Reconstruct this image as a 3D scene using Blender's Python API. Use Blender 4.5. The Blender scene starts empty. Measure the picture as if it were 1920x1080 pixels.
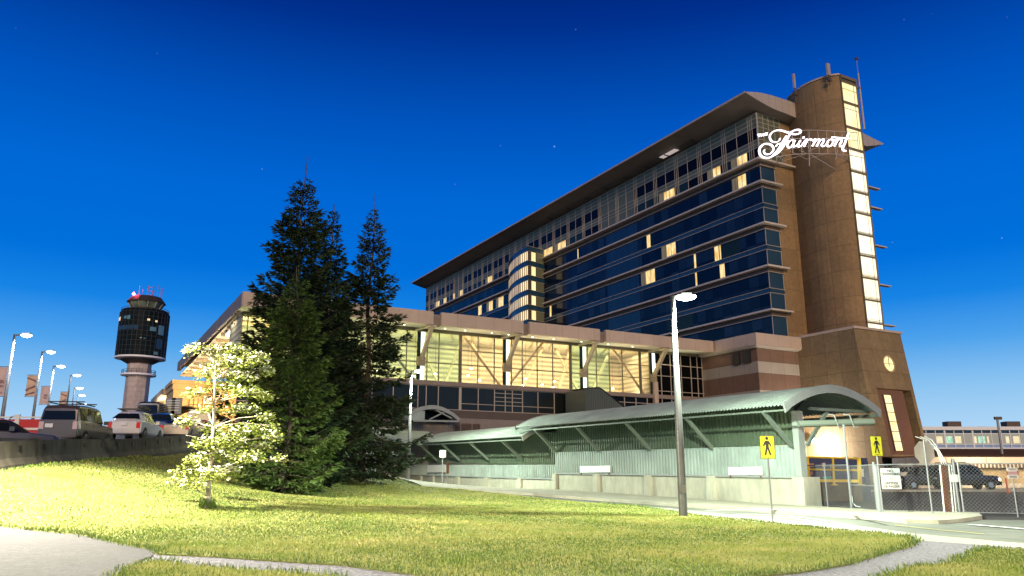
import bpy, bmesh, math, random
import numpy as np
from mathutils import Vector, Matrix, geometry
random.seed(7); R = random.random
def U(a, b): return a + (b - a) * random.random()
scene = bpy.context.scene
col = scene.collection
# ------------------------------------------------------------------ camera
FPX = 1470.0; CH = 1.5
PITCH = math.atan(355 / FPX); CT, ST = math.cos(PITCH), math.sin(PITCH)
cd = bpy.data.cameras.new('camera'); cam = bpy.data.objects.new('camera', cd); col.objects.link(cam)
cam.location = (0, 0, CH); cam.rotation_euler = (math.pi / 2 + PITCH, 0, 0)
cd.sensor_width = 36; cd.lens = FPX / 1920 * 36; cd.clip_end = 3000; cd.clip_start = .1
scene.camera = cam
# ------------------------------------------------------------------ sky at dusk
w = bpy.data.worlds.new('World'); scene.world = w; w.use_nodes = True
nt = w.node_tree; N = nt.nodes; Lk = nt.links
for n in list(N): N.remove(n)
wo = N.new('ShaderNodeOutputWorld'); bg = N.new('ShaderNodeBackground'); Lk.new(bg.outputs[0], wo.inputs[0])
def srgb(r, g, b):
    return tuple(((c / 255) / 12.92 if c / 255 < .04045 else ((c / 255 + .055) / 1.055) ** 2.4) for c in (r, g, b)) + (1,)
tc = N.new('ShaderNodeTexCoord'); sx = N.new('ShaderNodeSeparateXYZ'); Lk.new(tc.outputs['Generated'], sx.inputs[0])
cr = N.new('ShaderNodeValToRGB'); Lk.new(sx.outputs['Z'], cr.inputs[0])
skyc = [(0.0, (196, 226, 250)), (.05, (176, 215, 246)), (.10, (140, 196, 241)), (.15, (78, 163, 236)), (.20, (22, 132, 229)), (.25, (0, 112, 219)),
        (.34, (0, 103, 212)), (.43, (0, 83, 188)), (.53, (0, 48, 142)), (.61, (0, 28, 106)), (1.0, (0, 14, 66))]
el = cr.color_ramp.elements
while len(el) > 1: el.remove(el[-1])
for i, (p, c) in enumerate(skyc):
    e = el[0] if i == 0 else el.new(p)
    e.position = p; e.color = srgb(*c)
# a few faint stars
vo = N.new('ShaderNodeTexVoronoi'); vo.feature = 'F1'; vo.inputs['Scale'].default_value = 34; Lk.new(tc.outputs['Generated'], vo.inputs['Vector'])
lt = N.new('ShaderNodeMath'); lt.operation = 'LESS_THAN'; lt.inputs[1].default_value = .034; Lk.new(vo.outputs['Distance'], lt.inputs[0])
s2 = N.new('ShaderNodeSeparateXYZ'); Lk.new(vo.outputs['Color'], s2.inputs[0])
pw = N.new('ShaderNodeMath'); pw.operation = 'POWER'; pw.inputs[1].default_value = 4; Lk.new(s2.outputs[0], pw.inputs[0])
mu = N.new('ShaderNodeMath'); mu.operation = 'MULTIPLY'; Lk.new(lt.outputs[0], mu.inputs[0]); Lk.new(pw.outputs[0], mu.inputs[1])
el2 = N.new('ShaderNodeMapRange'); el2.inputs[1].default_value = .2; el2.inputs[2].default_value = .4; Lk.new(sx.outputs['Z'], el2.inputs[0])
mu2 = N.new('ShaderNodeMath'); mu2.operation = 'MULTIPLY'; Lk.new(mu.outputs[0], mu2.inputs[0]); Lk.new(el2.outputs[0], mu2.inputs[1])
ad = N.new('ShaderNodeMixRGB'); ad.blend_type = 'ADD'; ad.inputs[2].default_value = (.5, .6, .8, 1)
Lk.new(mu2.outputs[0], ad.inputs[0]); Lk.new(cr.outputs[0], ad.inputs[1]); Lk.new(ad.outputs[0], bg.inputs[0])
bg.inputs[1].default_value = 1.0
scene.view_settings.view_transform = 'Standard'; scene.view_settings.look = 'None'
scene.view_settings.exposure = 0; scene.view_settings.gamma = 1
scene.cycles.max_bounces = 6; scene.cycles.transparent_max_bounces = 12; scene.cycles.sample_clamp_indirect = 4
scene.cycles.use_denoising = True
# low, broad, warm light over the town behind the camera
sd = bpy.data.lights.new('sun', 'SUN'); sun = bpy.data.objects.new('sun', sd); col.objects.link(sun)
SUNV = Vector((.10, -1, .30)).normalized()
sun.rotation_euler = SUNV.to_track_quat('Z', 'Y').to_euler()
sd.energy = 2.2; sd.color = (1, .72, .40); sd.angle = math.radians(16)
# ------------------------------------------------------------------ frame of the buildings
HD = math.radians(-28.6)
D1 = (math.sin(HD), math.cos(HD)); D2 = (D1[1], -D1[0]); A0 = (14.9, 41.6); ROT = math.radians(28.6)
def XY(a, b): return (A0[0] + a * D1[0] + b * D2[0], A0[1] + a * D1[1] + b * D2[1])
def AB(X, Y):
    r = (X - A0[0], Y - A0[1]); return (r[0] * D1[0] + r[1] * D1[1], r[0] * D2[0] + r[1] * D2[1])
OA, OB = AB(0, 0)
def ray(x, y):
    u = (x - 960) / FPX; v = (540 - y) / FPX
    return (u, CT - v * ST, ST + v * CT)
def rab(x, y):
    r = ray(x, y); return (r[0] * D1[0] + r[1] * D1[1], r[0] * D2[0] + r[1] * D2[1], r[2])
def PA(x, y, a):           # a sight line measured off the photograph meets the wall plane a = const: (b, z)
    r = rab(x, y); t = (a - OA) / r[0]; return (OB + t * r[1], CH + t * r[2])
def PB(x, y, b):           # ... the wall plane b = const: (a, z)
    r = rab(x, y); t = (b - OB) / r[1]; return (OA + t * r[0], CH + t * r[2])
def PY(x, y, Y):
    r = ray(x, y); t = Y / r[1]; return (t * r[0], Y, CH + t * r[2])
# ------------------------------------------------------------------ terrain height
CP = [(0,0,0),(-8,8,0),(8,8,0),(-12.5,20,.35),(-16,14,.4),(-24,10,.8),(0,20,.05),(8,20,0),(14,20,0),(30,20,0),(20,5,0),(-9.3,25,.5),(-16.5,26,1.6),
      (-18,44,2.75),(-17.8,28,1.92),(-19.5,48,3.2),(-18.2,33,2.24),(-10.5,38,.77),(-8,45,1.1),(0,44,.45),(-4,33,.35),(-8.1,65,.96),(-14,62,2.0),(-15,70,2.2),(-22,70,5),
      (14.9,41.6,0),(3.6,62.4,.5),(-4,76,.65),(-12,91,.75),(6.6,31.5,0),(8,54.4,.3),(20,33,0),(26,33,0),(34,66,.48),(45,66,.48),(40,62,.42),(25,60,.3),(60,66,.5),
      (50,100,.6),(100,120,.6),(-28,50,3.3),(-20.5,37,2.65),(-22,46,3.2),(-28,62,4.6),(-24,54,4.0),(-22.5,56,4.2),(-36,60,4.2),(-50,88,6),(-70,122,7),(-100,150,7.5),
      (-35,30,2.4),(-45,40,3.2),(-30,100,6),(-45,130,6.8),(-60,150,7.2),(0,110,.7),(20,110,.6),(-10,12,.2),(10,33,0),(4,38,.18),(60,30,0),(-60,60,5),(0,-10,0),(30,-10,0),(-30,-10,1)]
_c = np.array(CP, float); _p = _c[:, :2]; _n = len(_c)
_K = np.sqrt(((_p[:, None] - _p[None]) ** 2).sum(-1) + 4.0)
_A = np.zeros((_n + 3, _n + 3)); _A[:_n, :_n] = _K + np.eye(_n) * -.15; _A[:_n, _n] = 1; _A[:_n, _n + 1:] = _p; _A[_n, :_n] = 1; _A[_n + 1:, :_n] = _p.T
_W = np.linalg.solve(_A, np.concatenate([_c[:, 2], [0, 0, 0]]))
def HH(P):
    P = np.asarray(P, float).reshape(-1, 2)
    K = np.sqrt(((P[:, None] - _p[None]) ** 2).sum(-1) + 4.0)
    return K @ _W[:_n] + _W[_n] + P @ _W[_n + 1:]
def H(x, y): return float(HH([(x, y)])[0])
def G(px, py, ymax=120):   # sight line onto the terrain
    r = ray(px, py); ts = np.linspace(6, ymax, 600) / r[1]
    P = np.stack([ts * r[0], ts * r[1]], 1); d = (CH + ts * r[2]) - HH(P)
    k = np.where(d < 0)[0]
    if len(k) == 0 or k[0] == 0: t = ts[-1] if len(k) == 0 else ts[0]
    else:
        i = k[0]; f = d[i - 1] / (d[i - 1] - d[i]); t = ts[i - 1] + f * (ts[i] - ts[i - 1])
    return (t * r[0], t * r[1])
# ------------------------------------------------------------------ materials
MATS = {}
def mat(name, c, rough=.7, metal=0, noise=None, bump=None, panel=None, emis=None, spec=.5, c2=None, wave=None, coat=0):
    if name in MATS: return MATS[name]
    m = bpy.data.materials.new(name); m.use_nodes = True; t = m.node_tree; b = t.nodes['Principled BSDF']; L = t.links
    c4 = tuple(c) + (1,); b.inputs['Base Color'].default_value = c4; b.inputs['Roughness'].default_value = rough
    b.inputs['Metallic'].default_value = metal; b.inputs['Specular IOR Level'].default_value = spec
    if coat: b.inputs['Coat Weight'].default_value = coat; b.inputs['Coat Roughness'].default_value = .05
    x = t.nodes.new('ShaderNodeTexCoord'); out = None
    def mixc(fac, a, bcol, typ='MIX'):
        k = t.nodes.new('ShaderNodeMixRGB'); k.blend_type = typ
        L.new(fac, k.inputs[0])
        if a is None: k.inputs[1].default_value = c4
        else: L.new(a, k.inputs[1])
        k.inputs[2].default_value = bcol; return k.outputs[0]
    if noise:
        sc, amt = noise[:2]; n = t.nodes.new('ShaderNodeTexNoise'); n.inputs['Scale'].default_value = sc; n.inputs['Detail'].default_value = 6
        n.inputs['Roughness'].default_value = .65
        if len(noise) > 2:
            mp = t.nodes.new('ShaderNodeMapping'); mp.inputs['Scale'].default_value = noise[2]; L.new(x.outputs['Object'], mp.inputs[0]); L.new(mp.outputs[0], n.inputs['Vector'])
        else: L.new(x.outputs['Object'], n.inputs['Vector'])
        mr = t.nodes.new('ShaderNodeMapRange'); mr.inputs[1].default_value = .32; mr.inputs[2].default_value = .68; L.new(n.outputs[0], mr.inputs[0])
        d = c2 if c2 else tuple(v * (1 - amt) for v in c); out = mixc(mr.outputs[0], out, tuple(d) + (1,))
        if len(noise) > 3:
            n2 = t.nodes.new('ShaderNodeTexNoise'); n2.inputs['Scale'].default_value = noise[3]; n2.inputs['Detail'].default_value = 4; L.new(x.outputs['Object'], n2.inputs['Vector'])
            m2 = t.nodes.new('ShaderNodeMapRange'); m2.inputs[1].default_value = .4; m2.inputs[2].default_value = .7; m2.inputs[4].default_value = .6; L.new(n2.outputs[0], m2.inputs[0])
            out = mixc(m2.outputs[0], out, tuple(v * .55 for v in c) + (1,))
    if panel:              # (width, height, joint, darkness, per panel variation); u runs along the wall
        pw_, ph_, j, dk, var = panel
        s = t.nodes.new('ShaderNodeSeparateXYZ'); L.new(x.outputs['Object'], s.inputs[0])
        def ma(op, a, bb=None):
            k = t.nodes.new('ShaderNodeMath'); k.operation = op
            for i, v in enumerate((a, bb)):
                if v is None: continue
                if isinstance(v, (int, float)): k.inputs[i].default_value = v
                else: L.new(v, k.inputs[i])
            return k.outputs[0]
        u = ma('ADD', s.outputs[0], s.outputs[1]); uu = ma('DIVIDE', u, pw_); vv = ma('DIVIDE', s.outputs[2], ph_)
        jl = ma('MAXIMUM', ma('LESS_THAN', ma('FRACT', uu), j / pw_), ma('LESS_THAN', ma('FRACT', vv), j / ph_ if ph_ < 500 else -1))
        wn = t.nodes.new('ShaderNodeTexWhiteNoise'); cm = t.nodes.new('ShaderNodeCombineXYZ')
        L.new(ma('FLOOR', uu), cm.inputs[0]); L.new(ma('FLOOR', vv), cm.inputs[1]); L.new(cm.outputs[0], wn.inputs['Vector'])
        out = mixc(ma('MULTIPLY', ma('POWER', wn.outputs['Value'], 2.0), abs(var)), out, (tuple(v * .35 for v in c) if var > 0 else (.035, .085, .17)) + (1,))
        out = mixc(jl, out, tuple(v * dk for v in c) + (1,))
    if wave:               # (axis, period, darkness) pressed ribs or slats
        wv = t.nodes.new('ShaderNodeTexWave'); wv.bands_direction = wave[0]; wv.inputs['Scale'].default_value = .314159 / wave[1]
        L.new(x.outputs['Object'], wv.inputs['Vector']); out = mixc(wv.outputs[0], out, tuple(v * wave[2] for v in c) + (1,))
    if out is not None: L.new(out, b.inputs['Base Color'])
    if bump:
        n = t.nodes.new('ShaderNodeTexNoise'); n.inputs['Scale'].default_value = bump[0]; n.inputs['Detail'].default_value = 5; L.new(x.outputs['Object'], n.inputs['Vector'])
        bp = t.nodes.new('ShaderNodeBump'); bp.inputs['Strength'].default_value = bump[1]; bp.inputs['Distance'].default_value = bump[2] if len(bump) > 2 else .02
        L.new(n.outputs[0], bp.inputs['Height']); L.new(bp.outputs[0], b.inputs['Normal'])
    if emis:
        b.inputs['Emission Color'].default_value = tuple(emis[:3]) + (1,); b.inputs['Emission Strength'].default_value = emis[3]
    MATS[name] = m; return m
def glass_mat(name, tint=(.9, .95, .9), refl=.08):
    m = bpy.data.materials.new(name); m.use_nodes = True; t = m.node_tree; t.nodes.remove(t.nodes['Principled BSDF'])
    o = t.nodes['Material Output']; tr = t.nodes.new('ShaderNodeBsdfTransparent'); tr.inputs[0].default_value = tuple(tint) + (1,)
    g = t.nodes.new('ShaderNodeBsdfGlossy'); g.inputs['Roughness'].default_value = .03; mx = t.nodes.new('ShaderNodeMixShader'); mx.inputs[0].default_value = refl
    t.links.new(tr.outputs[0], mx.inputs[1]); t.links.new(g.outputs[0], mx.inputs[2]); t.links.new(mx.outputs[0], o.inputs[0]); MATS[name] = m; return m
def lit_mat(name, c, c2, s, sc=(1, 1, 1), nscale=1.2):     # something that gives off light unevenly: a lit room behind curtains
    m = bpy.data.materials.new(name); m.use_nodes = True; t = m.node_tree; b = t.nodes['Principled BSDF']; L = t.links
    x = t.nodes.new('ShaderNodeTexCoord'); mp = t.nodes.new('ShaderNodeMapping'); mp.inputs['Scale'].default_value = sc
    n = t.nodes.new('ShaderNodeTexNoise'); n.inputs['Scale'].default_value = nscale; n.inputs['Detail'].default_value = 3
    L.new(x.outputs['Object'], mp.inputs[0]); L.new(mp.outputs[0], n.inputs['Vector'])
    r = t.nodes.new('ShaderNodeValToRGB'); r.color_ramp.elements[0].position = .38; r.color_ramp.elements[1].position = .62
    r.color_ramp.elements[0].color = tuple(c) + (1,); r.color_ramp.elements[1].color = tuple(c2) + (1,)
    L.new(n.outputs[0], r.inputs[0]); L.new(r.outputs[0], b.inputs['Emission Color']); b.inputs['Emission Strength'].default_value = s
    b.inputs['Base Color'].default_value = tuple(v * .3 for v in c) + (1,); b.inputs['Roughness'].default_value = .3; MATS[name] = m; return m
# ------------------------------------------------------------------ mesh helpers
class MB:
    def __init__(s): s.v = []; s.f = []; s.m = []
    def add(s, vs, fs, mi=0):
        o = len(s.v); s.v += [tuple(p) for p in vs]; s.f += [tuple(i + o for i in f) for f in fs]; s.m += [mi] * len(fs); return s
    def box(s, x0, x1, y0, y1, z0, z1, mi=0):
        if x0 > x1: x0, x1 = x1, x0
        if y0 > y1: y0, y1 = y1, y0
        if z0 > z1: z0, z1 = z1, z0
        return s.add([(x0,y0,z0),(x1,y0,z0),(x1,y1,z0),(x0,y1,z0),(x0,y0,z1),(x1,y0,z1),(x1,y1,z1),(x0,y1,z1)],
                     [(0,3,2,1),(4,5,6,7),(0,1,5,4),(1,2,6,5),(2,3,7,6),(3,0,4,7)], mi)
    def prism(s, poly, z0, z1, mi=0, top=None):        # plan polygon (counter clockwise) raised; top = other polygon for a batter
        n = len(poly); top = top or poly
        return s.add([(p[0], p[1], z0) for p in poly] + [(p[0], p[1], z1) for p in top],
                     [tuple(range(n - 1, -1, -1)), tuple(range(n, 2 * n))] + [(i, (i + 1) % n, n + (i + 1) % n, n + i) for i in range(n)], mi)
    def extr(s, prof, axis, t0, t1, mi=0):             # profile of (p, z) swept along x (axis 0) or y (axis 1)
        n = len(prof); A = [(t0, p, z) if axis == 0 else (p, t0, z) for p, z in prof]; B = [(t1, p, z) if axis == 0 else (p, t1, z) for p, z in prof]
        return s.add(A + B, [tuple(range(n)), tuple(range(2 * n - 1, n - 1, -1))] + [(i, n + i, n + (i + 1) % n, (i + 1) % n) for i in range(n)], mi)
    def tube(s, p, q, r0, r1=None, n=8, mi=0, caps=True):
        r1 = r0 if r1 is None else r1; p = Vector(p); q = Vector(q); d = (q - p)
        if d.length < 1e-6: return s
        d.normalize(); u = d.orthogonal().normalized(); v = d.cross(u)
        vs = [p + (u * math.cos(k * 2 * math.pi / n) + v * math.sin(k * 2 * math.pi / n)) * r0 for k in range(n)] + \
             [q + (u * math.cos(k * 2 * math.pi / n) + v * math.sin(k * 2 * math.pi / n)) * r1 for k in range(n)]
        fs = [(i, (i + 1) % n, n + (i + 1) % n, n + i) for i in range(n)]
        if caps: fs += [tuple(range(n - 1, -1, -1)), tuple(range(n, 2 * n))]
        return s.add(vs, fs, mi)
    def path(s, pts, r, n=6, mi=0):
        for i in range(len(pts) - 1):
            s.tube(pts[i], pts[i + 1], r if not isinstance(r, (list, tuple)) else r[i], r if not isinstance(r, (list, tuple)) else r[i + 1], n, mi)
        return s
    def beam(s, p, q, w_, h_, mi=0, up=(0, 0, 1)):     # rectangular bar
        p = Vector(p); q = Vector(q); d = (q - p).normalized(); u = d.cross(Vector(up))
        if u.length < 1e-4: u = d.cross(Vector((1, 0, 0)))
        u.normalize(); v = u.cross(d); c = [(-1,-1),(1,-1),(1,1),(-1,1)]
        vs = [p + u * a * w_ / 2 + v * b * h_ / 2 for a, b in c] + [q + u * a * w_ / 2 + v * b * h_ / 2 for a, b in c]
        return s.add(vs, [(3,2,1,0),(4,5,6,7),(0,1,5,4),(1,2,6,5),(2,3,7,6),(3,0,4,7)], mi)
    def lathe(s, prof, cx=0, cy=0, n=16, mi=0, a0=0):
        m = len(prof); vs = [(cx + r * math.cos(a0 + 2 * math.pi * k / n), cy + r * math.sin(a0 + 2 * math.pi * k / n), z) for r, z in prof for k in range(n)]
        fs = [(i * n + k, i * n + (k + 1) % n, (i + 1) * n + (k + 1) % n, (i + 1) * n + k) for i in range(m - 1) for k in range(n)]
        fs += [tuple(range(n - 1, -1, -1)), tuple(range((m - 1) * n, m * n))]
        return s.add(vs, fs, mi)
    def build(s, name, mats, parent=None, smooth=False, off=None):
        if off is None: off = tuple(parent['_off']) if parent is not None and '_off' in parent else (0, 0, 0)
        me = bpy.data.meshes.new(name)
        me.from_pydata([(x - off[0], y - off[1], z - off[2]) for x, y, z in s.v], [], s.f)
        mats = mats if isinstance(mats, (list, tuple)) else [mats]
        for m in mats: me.materials.append(m)
        if len(mats) > 1: me.polygons.foreach_set('material_index', s.m)
        if smooth: me.polygons.foreach_set('use_smooth', [True] * len(s.f))
        me.update(); o = bpy.data.objects.new(name, me); col.objects.link(o)
        if parent is not None: o.parent = parent; o['_off'] = off
        return o
def tag(o, label=None, cat=None, group=None, kind=None):
    if label: o['label'] = label
    if cat: o['category'] = cat
    if group: o['group'] = group
    if kind: o['kind'] = kind
    return o
def root(name, label, cat, loc=(0, 0, 0), rot=0, group=None):
    o = bpy.data.objects.new(name, None); o.empty_display_size = .3; col.objects.link(o); o.location = loc; o.rotation_euler = (0, 0, rot); o['_off'] = (0, 0, 0)
    return tag(o, label, cat, group)
def froot(name, label, cat, a, b, z=0, group=None):    # a thing in the building frame: its parts are given as (b, a, z)
    x, y = XY(a, b); o = root(name, label, cat, (x, y, z), ROT, group); o['_off'] = (b, a, z); return o
def fthing(mb, name, mats, a, b, z, label, cat, group=None, smooth=False, kind=None):
    o = mb.build(name, mats, None, smooth, (b, a, z)); x, y = XY(a, b); o.location = (x, y, z); o.rotation_euler = (0, 0, ROT); return tag(o, label, cat, group, kind)
def wthing(mb, name, mats, loc, label=None, cat=None, group=None, smooth=False, kind=None, rot=0):
    o = mb.build(name, mats, None, smooth, (0, 0, 0)); o.location = loc; o.rotation_euler = (0, 0, rot); return tag(o, label, cat, group, kind)
def copy_tree(o, parent=None):
    c = o.copy(); col.objects.link(c); c.parent = parent
    for ch in o.children: copy_tree(ch, c)
    return c
def text_mb(txt, size, depth=.01, bold=0):
    cu = bpy.data.curves.new('t', 'FONT'); cu.body = txt; cu.size = size; cu.align_x = 'CENTER'; cu.align_y = 'CENTER'; cu.extrude = depth; cu.offset = bold
    o = bpy.data.objects.new('t', cu); col.objects.link(o); dg = bpy.context.evaluated_depsgraph_get()
    me = bpy.data.meshes.new_from_object(o.evaluated_get(dg)); bpy.data.objects.remove(o); mb = MB()
    mb.add([tuple(v.co) for v in me.vertices], [tuple(p.vertices) for p in me.polygons]); bpy.data.meshes.remove(me); return mb
def lamp(kind, loc, power, color, size=.3, spot=None, direction=(0, 0, -1), parent=None, name='lamp_light', sx_=1, sy_=1, blend=.6):
    ld = bpy.data.lights.new(name, kind); ld.energy = power; ld.color = color
    if kind in ('POINT', 'SPOT'): ld.shadow_soft_size = size
    if kind == 'SPOT': ld.spot_size = math.radians(spot); ld.spot_blend = blend
    if kind == 'AREA': ld.shape = 'RECTANGLE'; ld.size = sx_; ld.size_y = sy_
    o = bpy.data.objects.new(name, ld); col.objects.link(o); o.location = loc
    o.rotation_euler = (-Vector(direction)).to_track_quat('Z', 'Y').to_euler()
    if parent is not None: o.parent = parent
    return o
# ------------------------------------------------------------------ colours of real things
mat('asphalt', (.050, .045, .042), .9, noise=(3, .3, (1, 1, 1), .4), bump=(60, .5, .01))
mat('asphalt_lamplit', (.17, .18, .155), .9, noise=(1.2, .35, (1, 1, 1), .3), bump=(30, .6, .01)); mat('concrete_walk', (.44, .43, .34), .9, noise=(1.5, .3, (1, 1, 1), .35), bump=(40, .4, .01))  # the near road's asphalt is paler: lamplight is put into its colour
mat('path_asphalt', (.085, .078, .09), .95, noise=(9, .6, (1, 1, 1), .9), bump=(22, 1, .03))
mat('gravel', (.30, .28, .33), .95, noise=(13, .85, (1, 1, 1), .9), bump=(18, 1, .06))
mat('lawn', (.14, .18, .028), .95, noise=(2.2, .4, (1, 1, 1), .35), c2=(.22, .21, .06), bump=(30, 1, .05))
mat('grass_blade', (.17, .24, .025), .8, noise=(.55, .4), c2=(.40, .37, .13))
mat('grass_dark', (.10, .17, .02), .8, noise=(3, .4))
mat('paint_white', (.85, .85, .80), .7, noise=(6, .4))
mat('paint_yellow', (.65, .55, .06), .7, noise=(6, .4))
mat('barrier_conc', (.13, .11, .08), .95, noise=(2.4, .7, (1, 1, .25), 1.2), bump=(25, .5))
mat('wall_conc', (.47, .47, .38), .9, noise=(2.2, .3, (1, 1, .3), .5), bump=(30, .3), panel=(2.4, 999, .02, .6, .1))
mat('stone_brown', (.31, .195, .095), .85, noise=(.6, .25, (1, 1, 1), 2.2), panel=(3.0, 3.05, .05, .35, .3), bump=(12, .25))
mat('stone_tower', (.30, .185, .085), .85, noise=(.5, .28, (1, 1, 1), 2.2), panel=(4.4, 3.6, .06, .35, .25), bump=(12, .25))
mat('stone_base', (.25, .17, .082), .85, noise=(.6, .25, (1, 1, 1), 2.2), panel=(2.35, 2.9, .05, .3, .35), bump=(12, .25))
mat('stone_maroon', (.17, .098, .066), .85, noise=(.6, .2), panel=(2.4, 999, .05, .4, .3))
mat('stone_light', (.33, .285, .24), .85, noise=(.6, .15), panel=(2.4, 999, .05, .5, .2))
mat('panel_pink', (.45, .34, .265), .6, noise=(.5, .12), panel=(2.4, 999, .04, .55, .12))
mat('panel_taupe', (.22, .17, .14), .6, noise=(.5, .15), panel=(2.8, 999, .04, .5, .1))
mat('panel_roof', (.40, .33, .285), .5, noise=(.5, .12), panel=(1.35, 999, .05, .45, .12))
mat('soffit', (.22, .18, .15), .7, noise=(.4, .2), panel=(2.7, 999, .05, .4, .15))
mat('soffit_pale', (.52, .50, .42), .6, noise=(.4, .12), panel=(1.4, 999, .05, .6, .1))
mat('ledge_light', (.50, .43, .37), .5)
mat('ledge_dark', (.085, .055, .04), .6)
mat('mullion', (.36, .31, .26), .5)
mat('mullion_dark', (.10, .085, .05), .5)
mat('glass_navy', (.003, .007, .022), .1, spec=.16, panel=(1.87, 3.1, .055, .2, -.32))
mat('glass_pale', (.012, .035, .075), .12, spec=.3, panel=(1.87, 999, .055, .1, .3))
mat('glass_band', (.02, .055, .10), .15, spec=.3, panel=(3.7, 999, .08, .1, .3))
mat('glass_black', (.003, .003, .004), .15, spec=.08)
mat('glass_dim', (.012, .026, .024), .2, spec=.15)
mat('spandrel', (.10, .115, .07), .5, noise=(.8, .2))
mat('dark_panel', (.010, .015, .015), .3, spec=.3, noise=(.3, .4))
mat('corr_brown', (.23, .20, .185), .6, noise=(.4, .15))
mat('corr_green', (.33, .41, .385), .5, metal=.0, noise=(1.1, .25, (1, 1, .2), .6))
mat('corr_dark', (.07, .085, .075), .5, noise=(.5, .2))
mat('corr_eave_shade', (.075, .11, .07), .6, metal=.0, noise=(.5, .2)); mat('brace_grey', (.13, .165, .135), .5); mat('vault', (.36, .45, .41), .45, noise=(.9, .3, (1, .4, 1), .5))  # dark cladding colour holds the shadow under the eaves
mat('frame_grey', (.27, .30, .29), .5, noise=(.8, .15))
mat('steel', (.46, .46, .40), .6, metal=.0, noise=(4, .2))
mat('lamp_pole', (.11, .11, .11), .45, metal=.2, noise=(2, .15))
mat('galv', (.24, .25, .26), .5, metal=.3)
mat('black', (.012, .012, .012), .4)
mat('rubber', (.02, .02, .02), .9)
mat('brown_rust', (.17, .065, .035), .8, noise=(3, .3))
mat('yellow_steel', (.75, .55, .02), .5)
mat('sign_yellow', (.78, .82, .03), .45)
mat('sign_white', (.72, .74, .70), .5)
mat('sign_red', (.30, .03, .05), .5)
mat('blue_panel', (.012, .035, .17), .5, noise=(1.5, .5))
mat('orange', (.85, .12, .02), .6)
mat('bark', (.10, .075, .055), .95, noise=(8, .4))
mat('bark_pale', (.42, .36, .29), .9, noise=(9, .4))
mat('needle', (.024, .050, .014), .75, noise=(1.3, .45, (1, 1, 1), .5))
mat('needle_young', (.075, .135, .020), .75, noise=(1.6, .4))  # greener and brighter: lamplight on the front fir is in the colour
mat('leaf', (.34, .40, .07), .6, noise=(3, .4))
mat('blossom', (.80, .80, .66), .7)
mat('lens_cool', (.9, .95, 1), emis=(.85, .93, 1, 30)); mat('lens_green', (.9, 1, .9), emis=(.88, 1, .86, 45)); mat('lens_warm', (1, .9, .7), emis=(1, .85, .6, 14))
mat('letter', (.9, .9, .95), emis=(1, .90, 1, 2.6)); mat('mesh_wire', (.16, .16, .16), .6)
# ------------------------------------------------------------------ ground sheets
def region(name, polyXY, off, m, step=1.2, skirt=0, kind='structure', label=None, cat=None):
    P = [Vector(p) for p in polyXY]; xs = [p[0] for p in P]; ys = [p[1] for p in P]
    pts = []; ed = []
    for i in range(len(P)):                       # densify edge
        a, b = P[i], P[(i + 1) % len(P)]; k = max(1, int((b - a).length / step))
        for j in range(k): pts.append(a + (b - a) * j / k)
    nb = len(pts); ed = [(i, (i + 1) % nb) for i in range(nb)]
    gx = np.arange(min(xs), max(xs), step); gy = np.arange(min(ys), max(ys), step)
    GX, GY = np.meshgrid(gx, gy); Q = np.stack([GX.ravel(), GY.ravel()], 1); Q = Q[inside(Q, [tuple(p) for p in pts])]
    pts += [Vector((float(q[0]), float(q[1]))) for q in Q]
    v, e, f, *_ = geometry.delaunay_2d_cdt(pts, ed, [list(range(nb))], 1, 1e-5)
    z = HH([(p[0], p[1]) for p in v]) + off
    mb = MB(); mb.add([(p[0], p[1], float(z[i])) for i, p in enumerate(v)], [tuple(t) for t in f])
    if skirt:
        for i in range(nb):
            a, b = pts[i], pts[(i + 1) % nb]; za, zb = H(*a) + off, H(*b) + off
            mb.add([(a[0], a[1], za), (b[0], b[1], zb), (b[0], b[1], zb - skirt), (a[0], a[1], za - skirt)], [(0, 1, 2, 3)])
    o = mb.build(name, MATS[m], None, True if not skirt else False); return tag(o, label, cat, None, kind)
def inside(Q, poly):
    x, y = Q[:, 0], Q[:, 1]; r = np.zeros(len(Q), bool); n = len(poly)
    for i in range(n):
        x0, y0 = poly[i]; x1, y1 = poly[(i + 1) % n]
        c = ((y0 > y) != (y1 > y)) & (x < (x1 - x0) * (y - y0) / ((y1 - y0) or 1e-9) + x0); r ^= c
    return r
def far_ground():
    xs = [-1500, -900, -500, -300, -200] + list(np.arange(-150, 151, 3.0)) + [200, 300, 500, 900, 1500]
    ys = [-300, -150, -60] + list(np.arange(-30, 200, 3.0)) + [230, 300, 500, 900, 1600]
    P = np.array([(x, y) for y in ys for x in xs]); h = HH(P)
    d = np.maximum(np.abs(P[:, 0]) - 110, np.abs(P[:, 1] - 60) - 110).clip(0, None); k = np.clip(1 - d / 120, 0, 1); h = np.clip(h, -.5, 8) * k - .05 - .25 * (1 - k)
    nx = len(xs); mb = MB(); mb.add([(P[i, 0], P[i, 1], h[i]) for i in range(len(P))],
        [(j * nx + i, j * nx + i + 1, (j + 1) * nx + i + 1, (j + 1) * nx + i) for j in range(len(ys) - 1) for i in range(nx - 1)])
    return tag(mb.build('ground', MATS['asphalt'], None, True), kind='structure')
far_ground()
g = lambda L_: [G(*p) for p in L_]
edge_road = [(770, 908), (850, 917), (960, 929), (1000, 934), (1090, 943), (1180, 950), (1256, 960), (1290, 967), (1450, 984), (1546, 996), (1640, 1002), (1700, 1012), (1717, 1018)]
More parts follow.
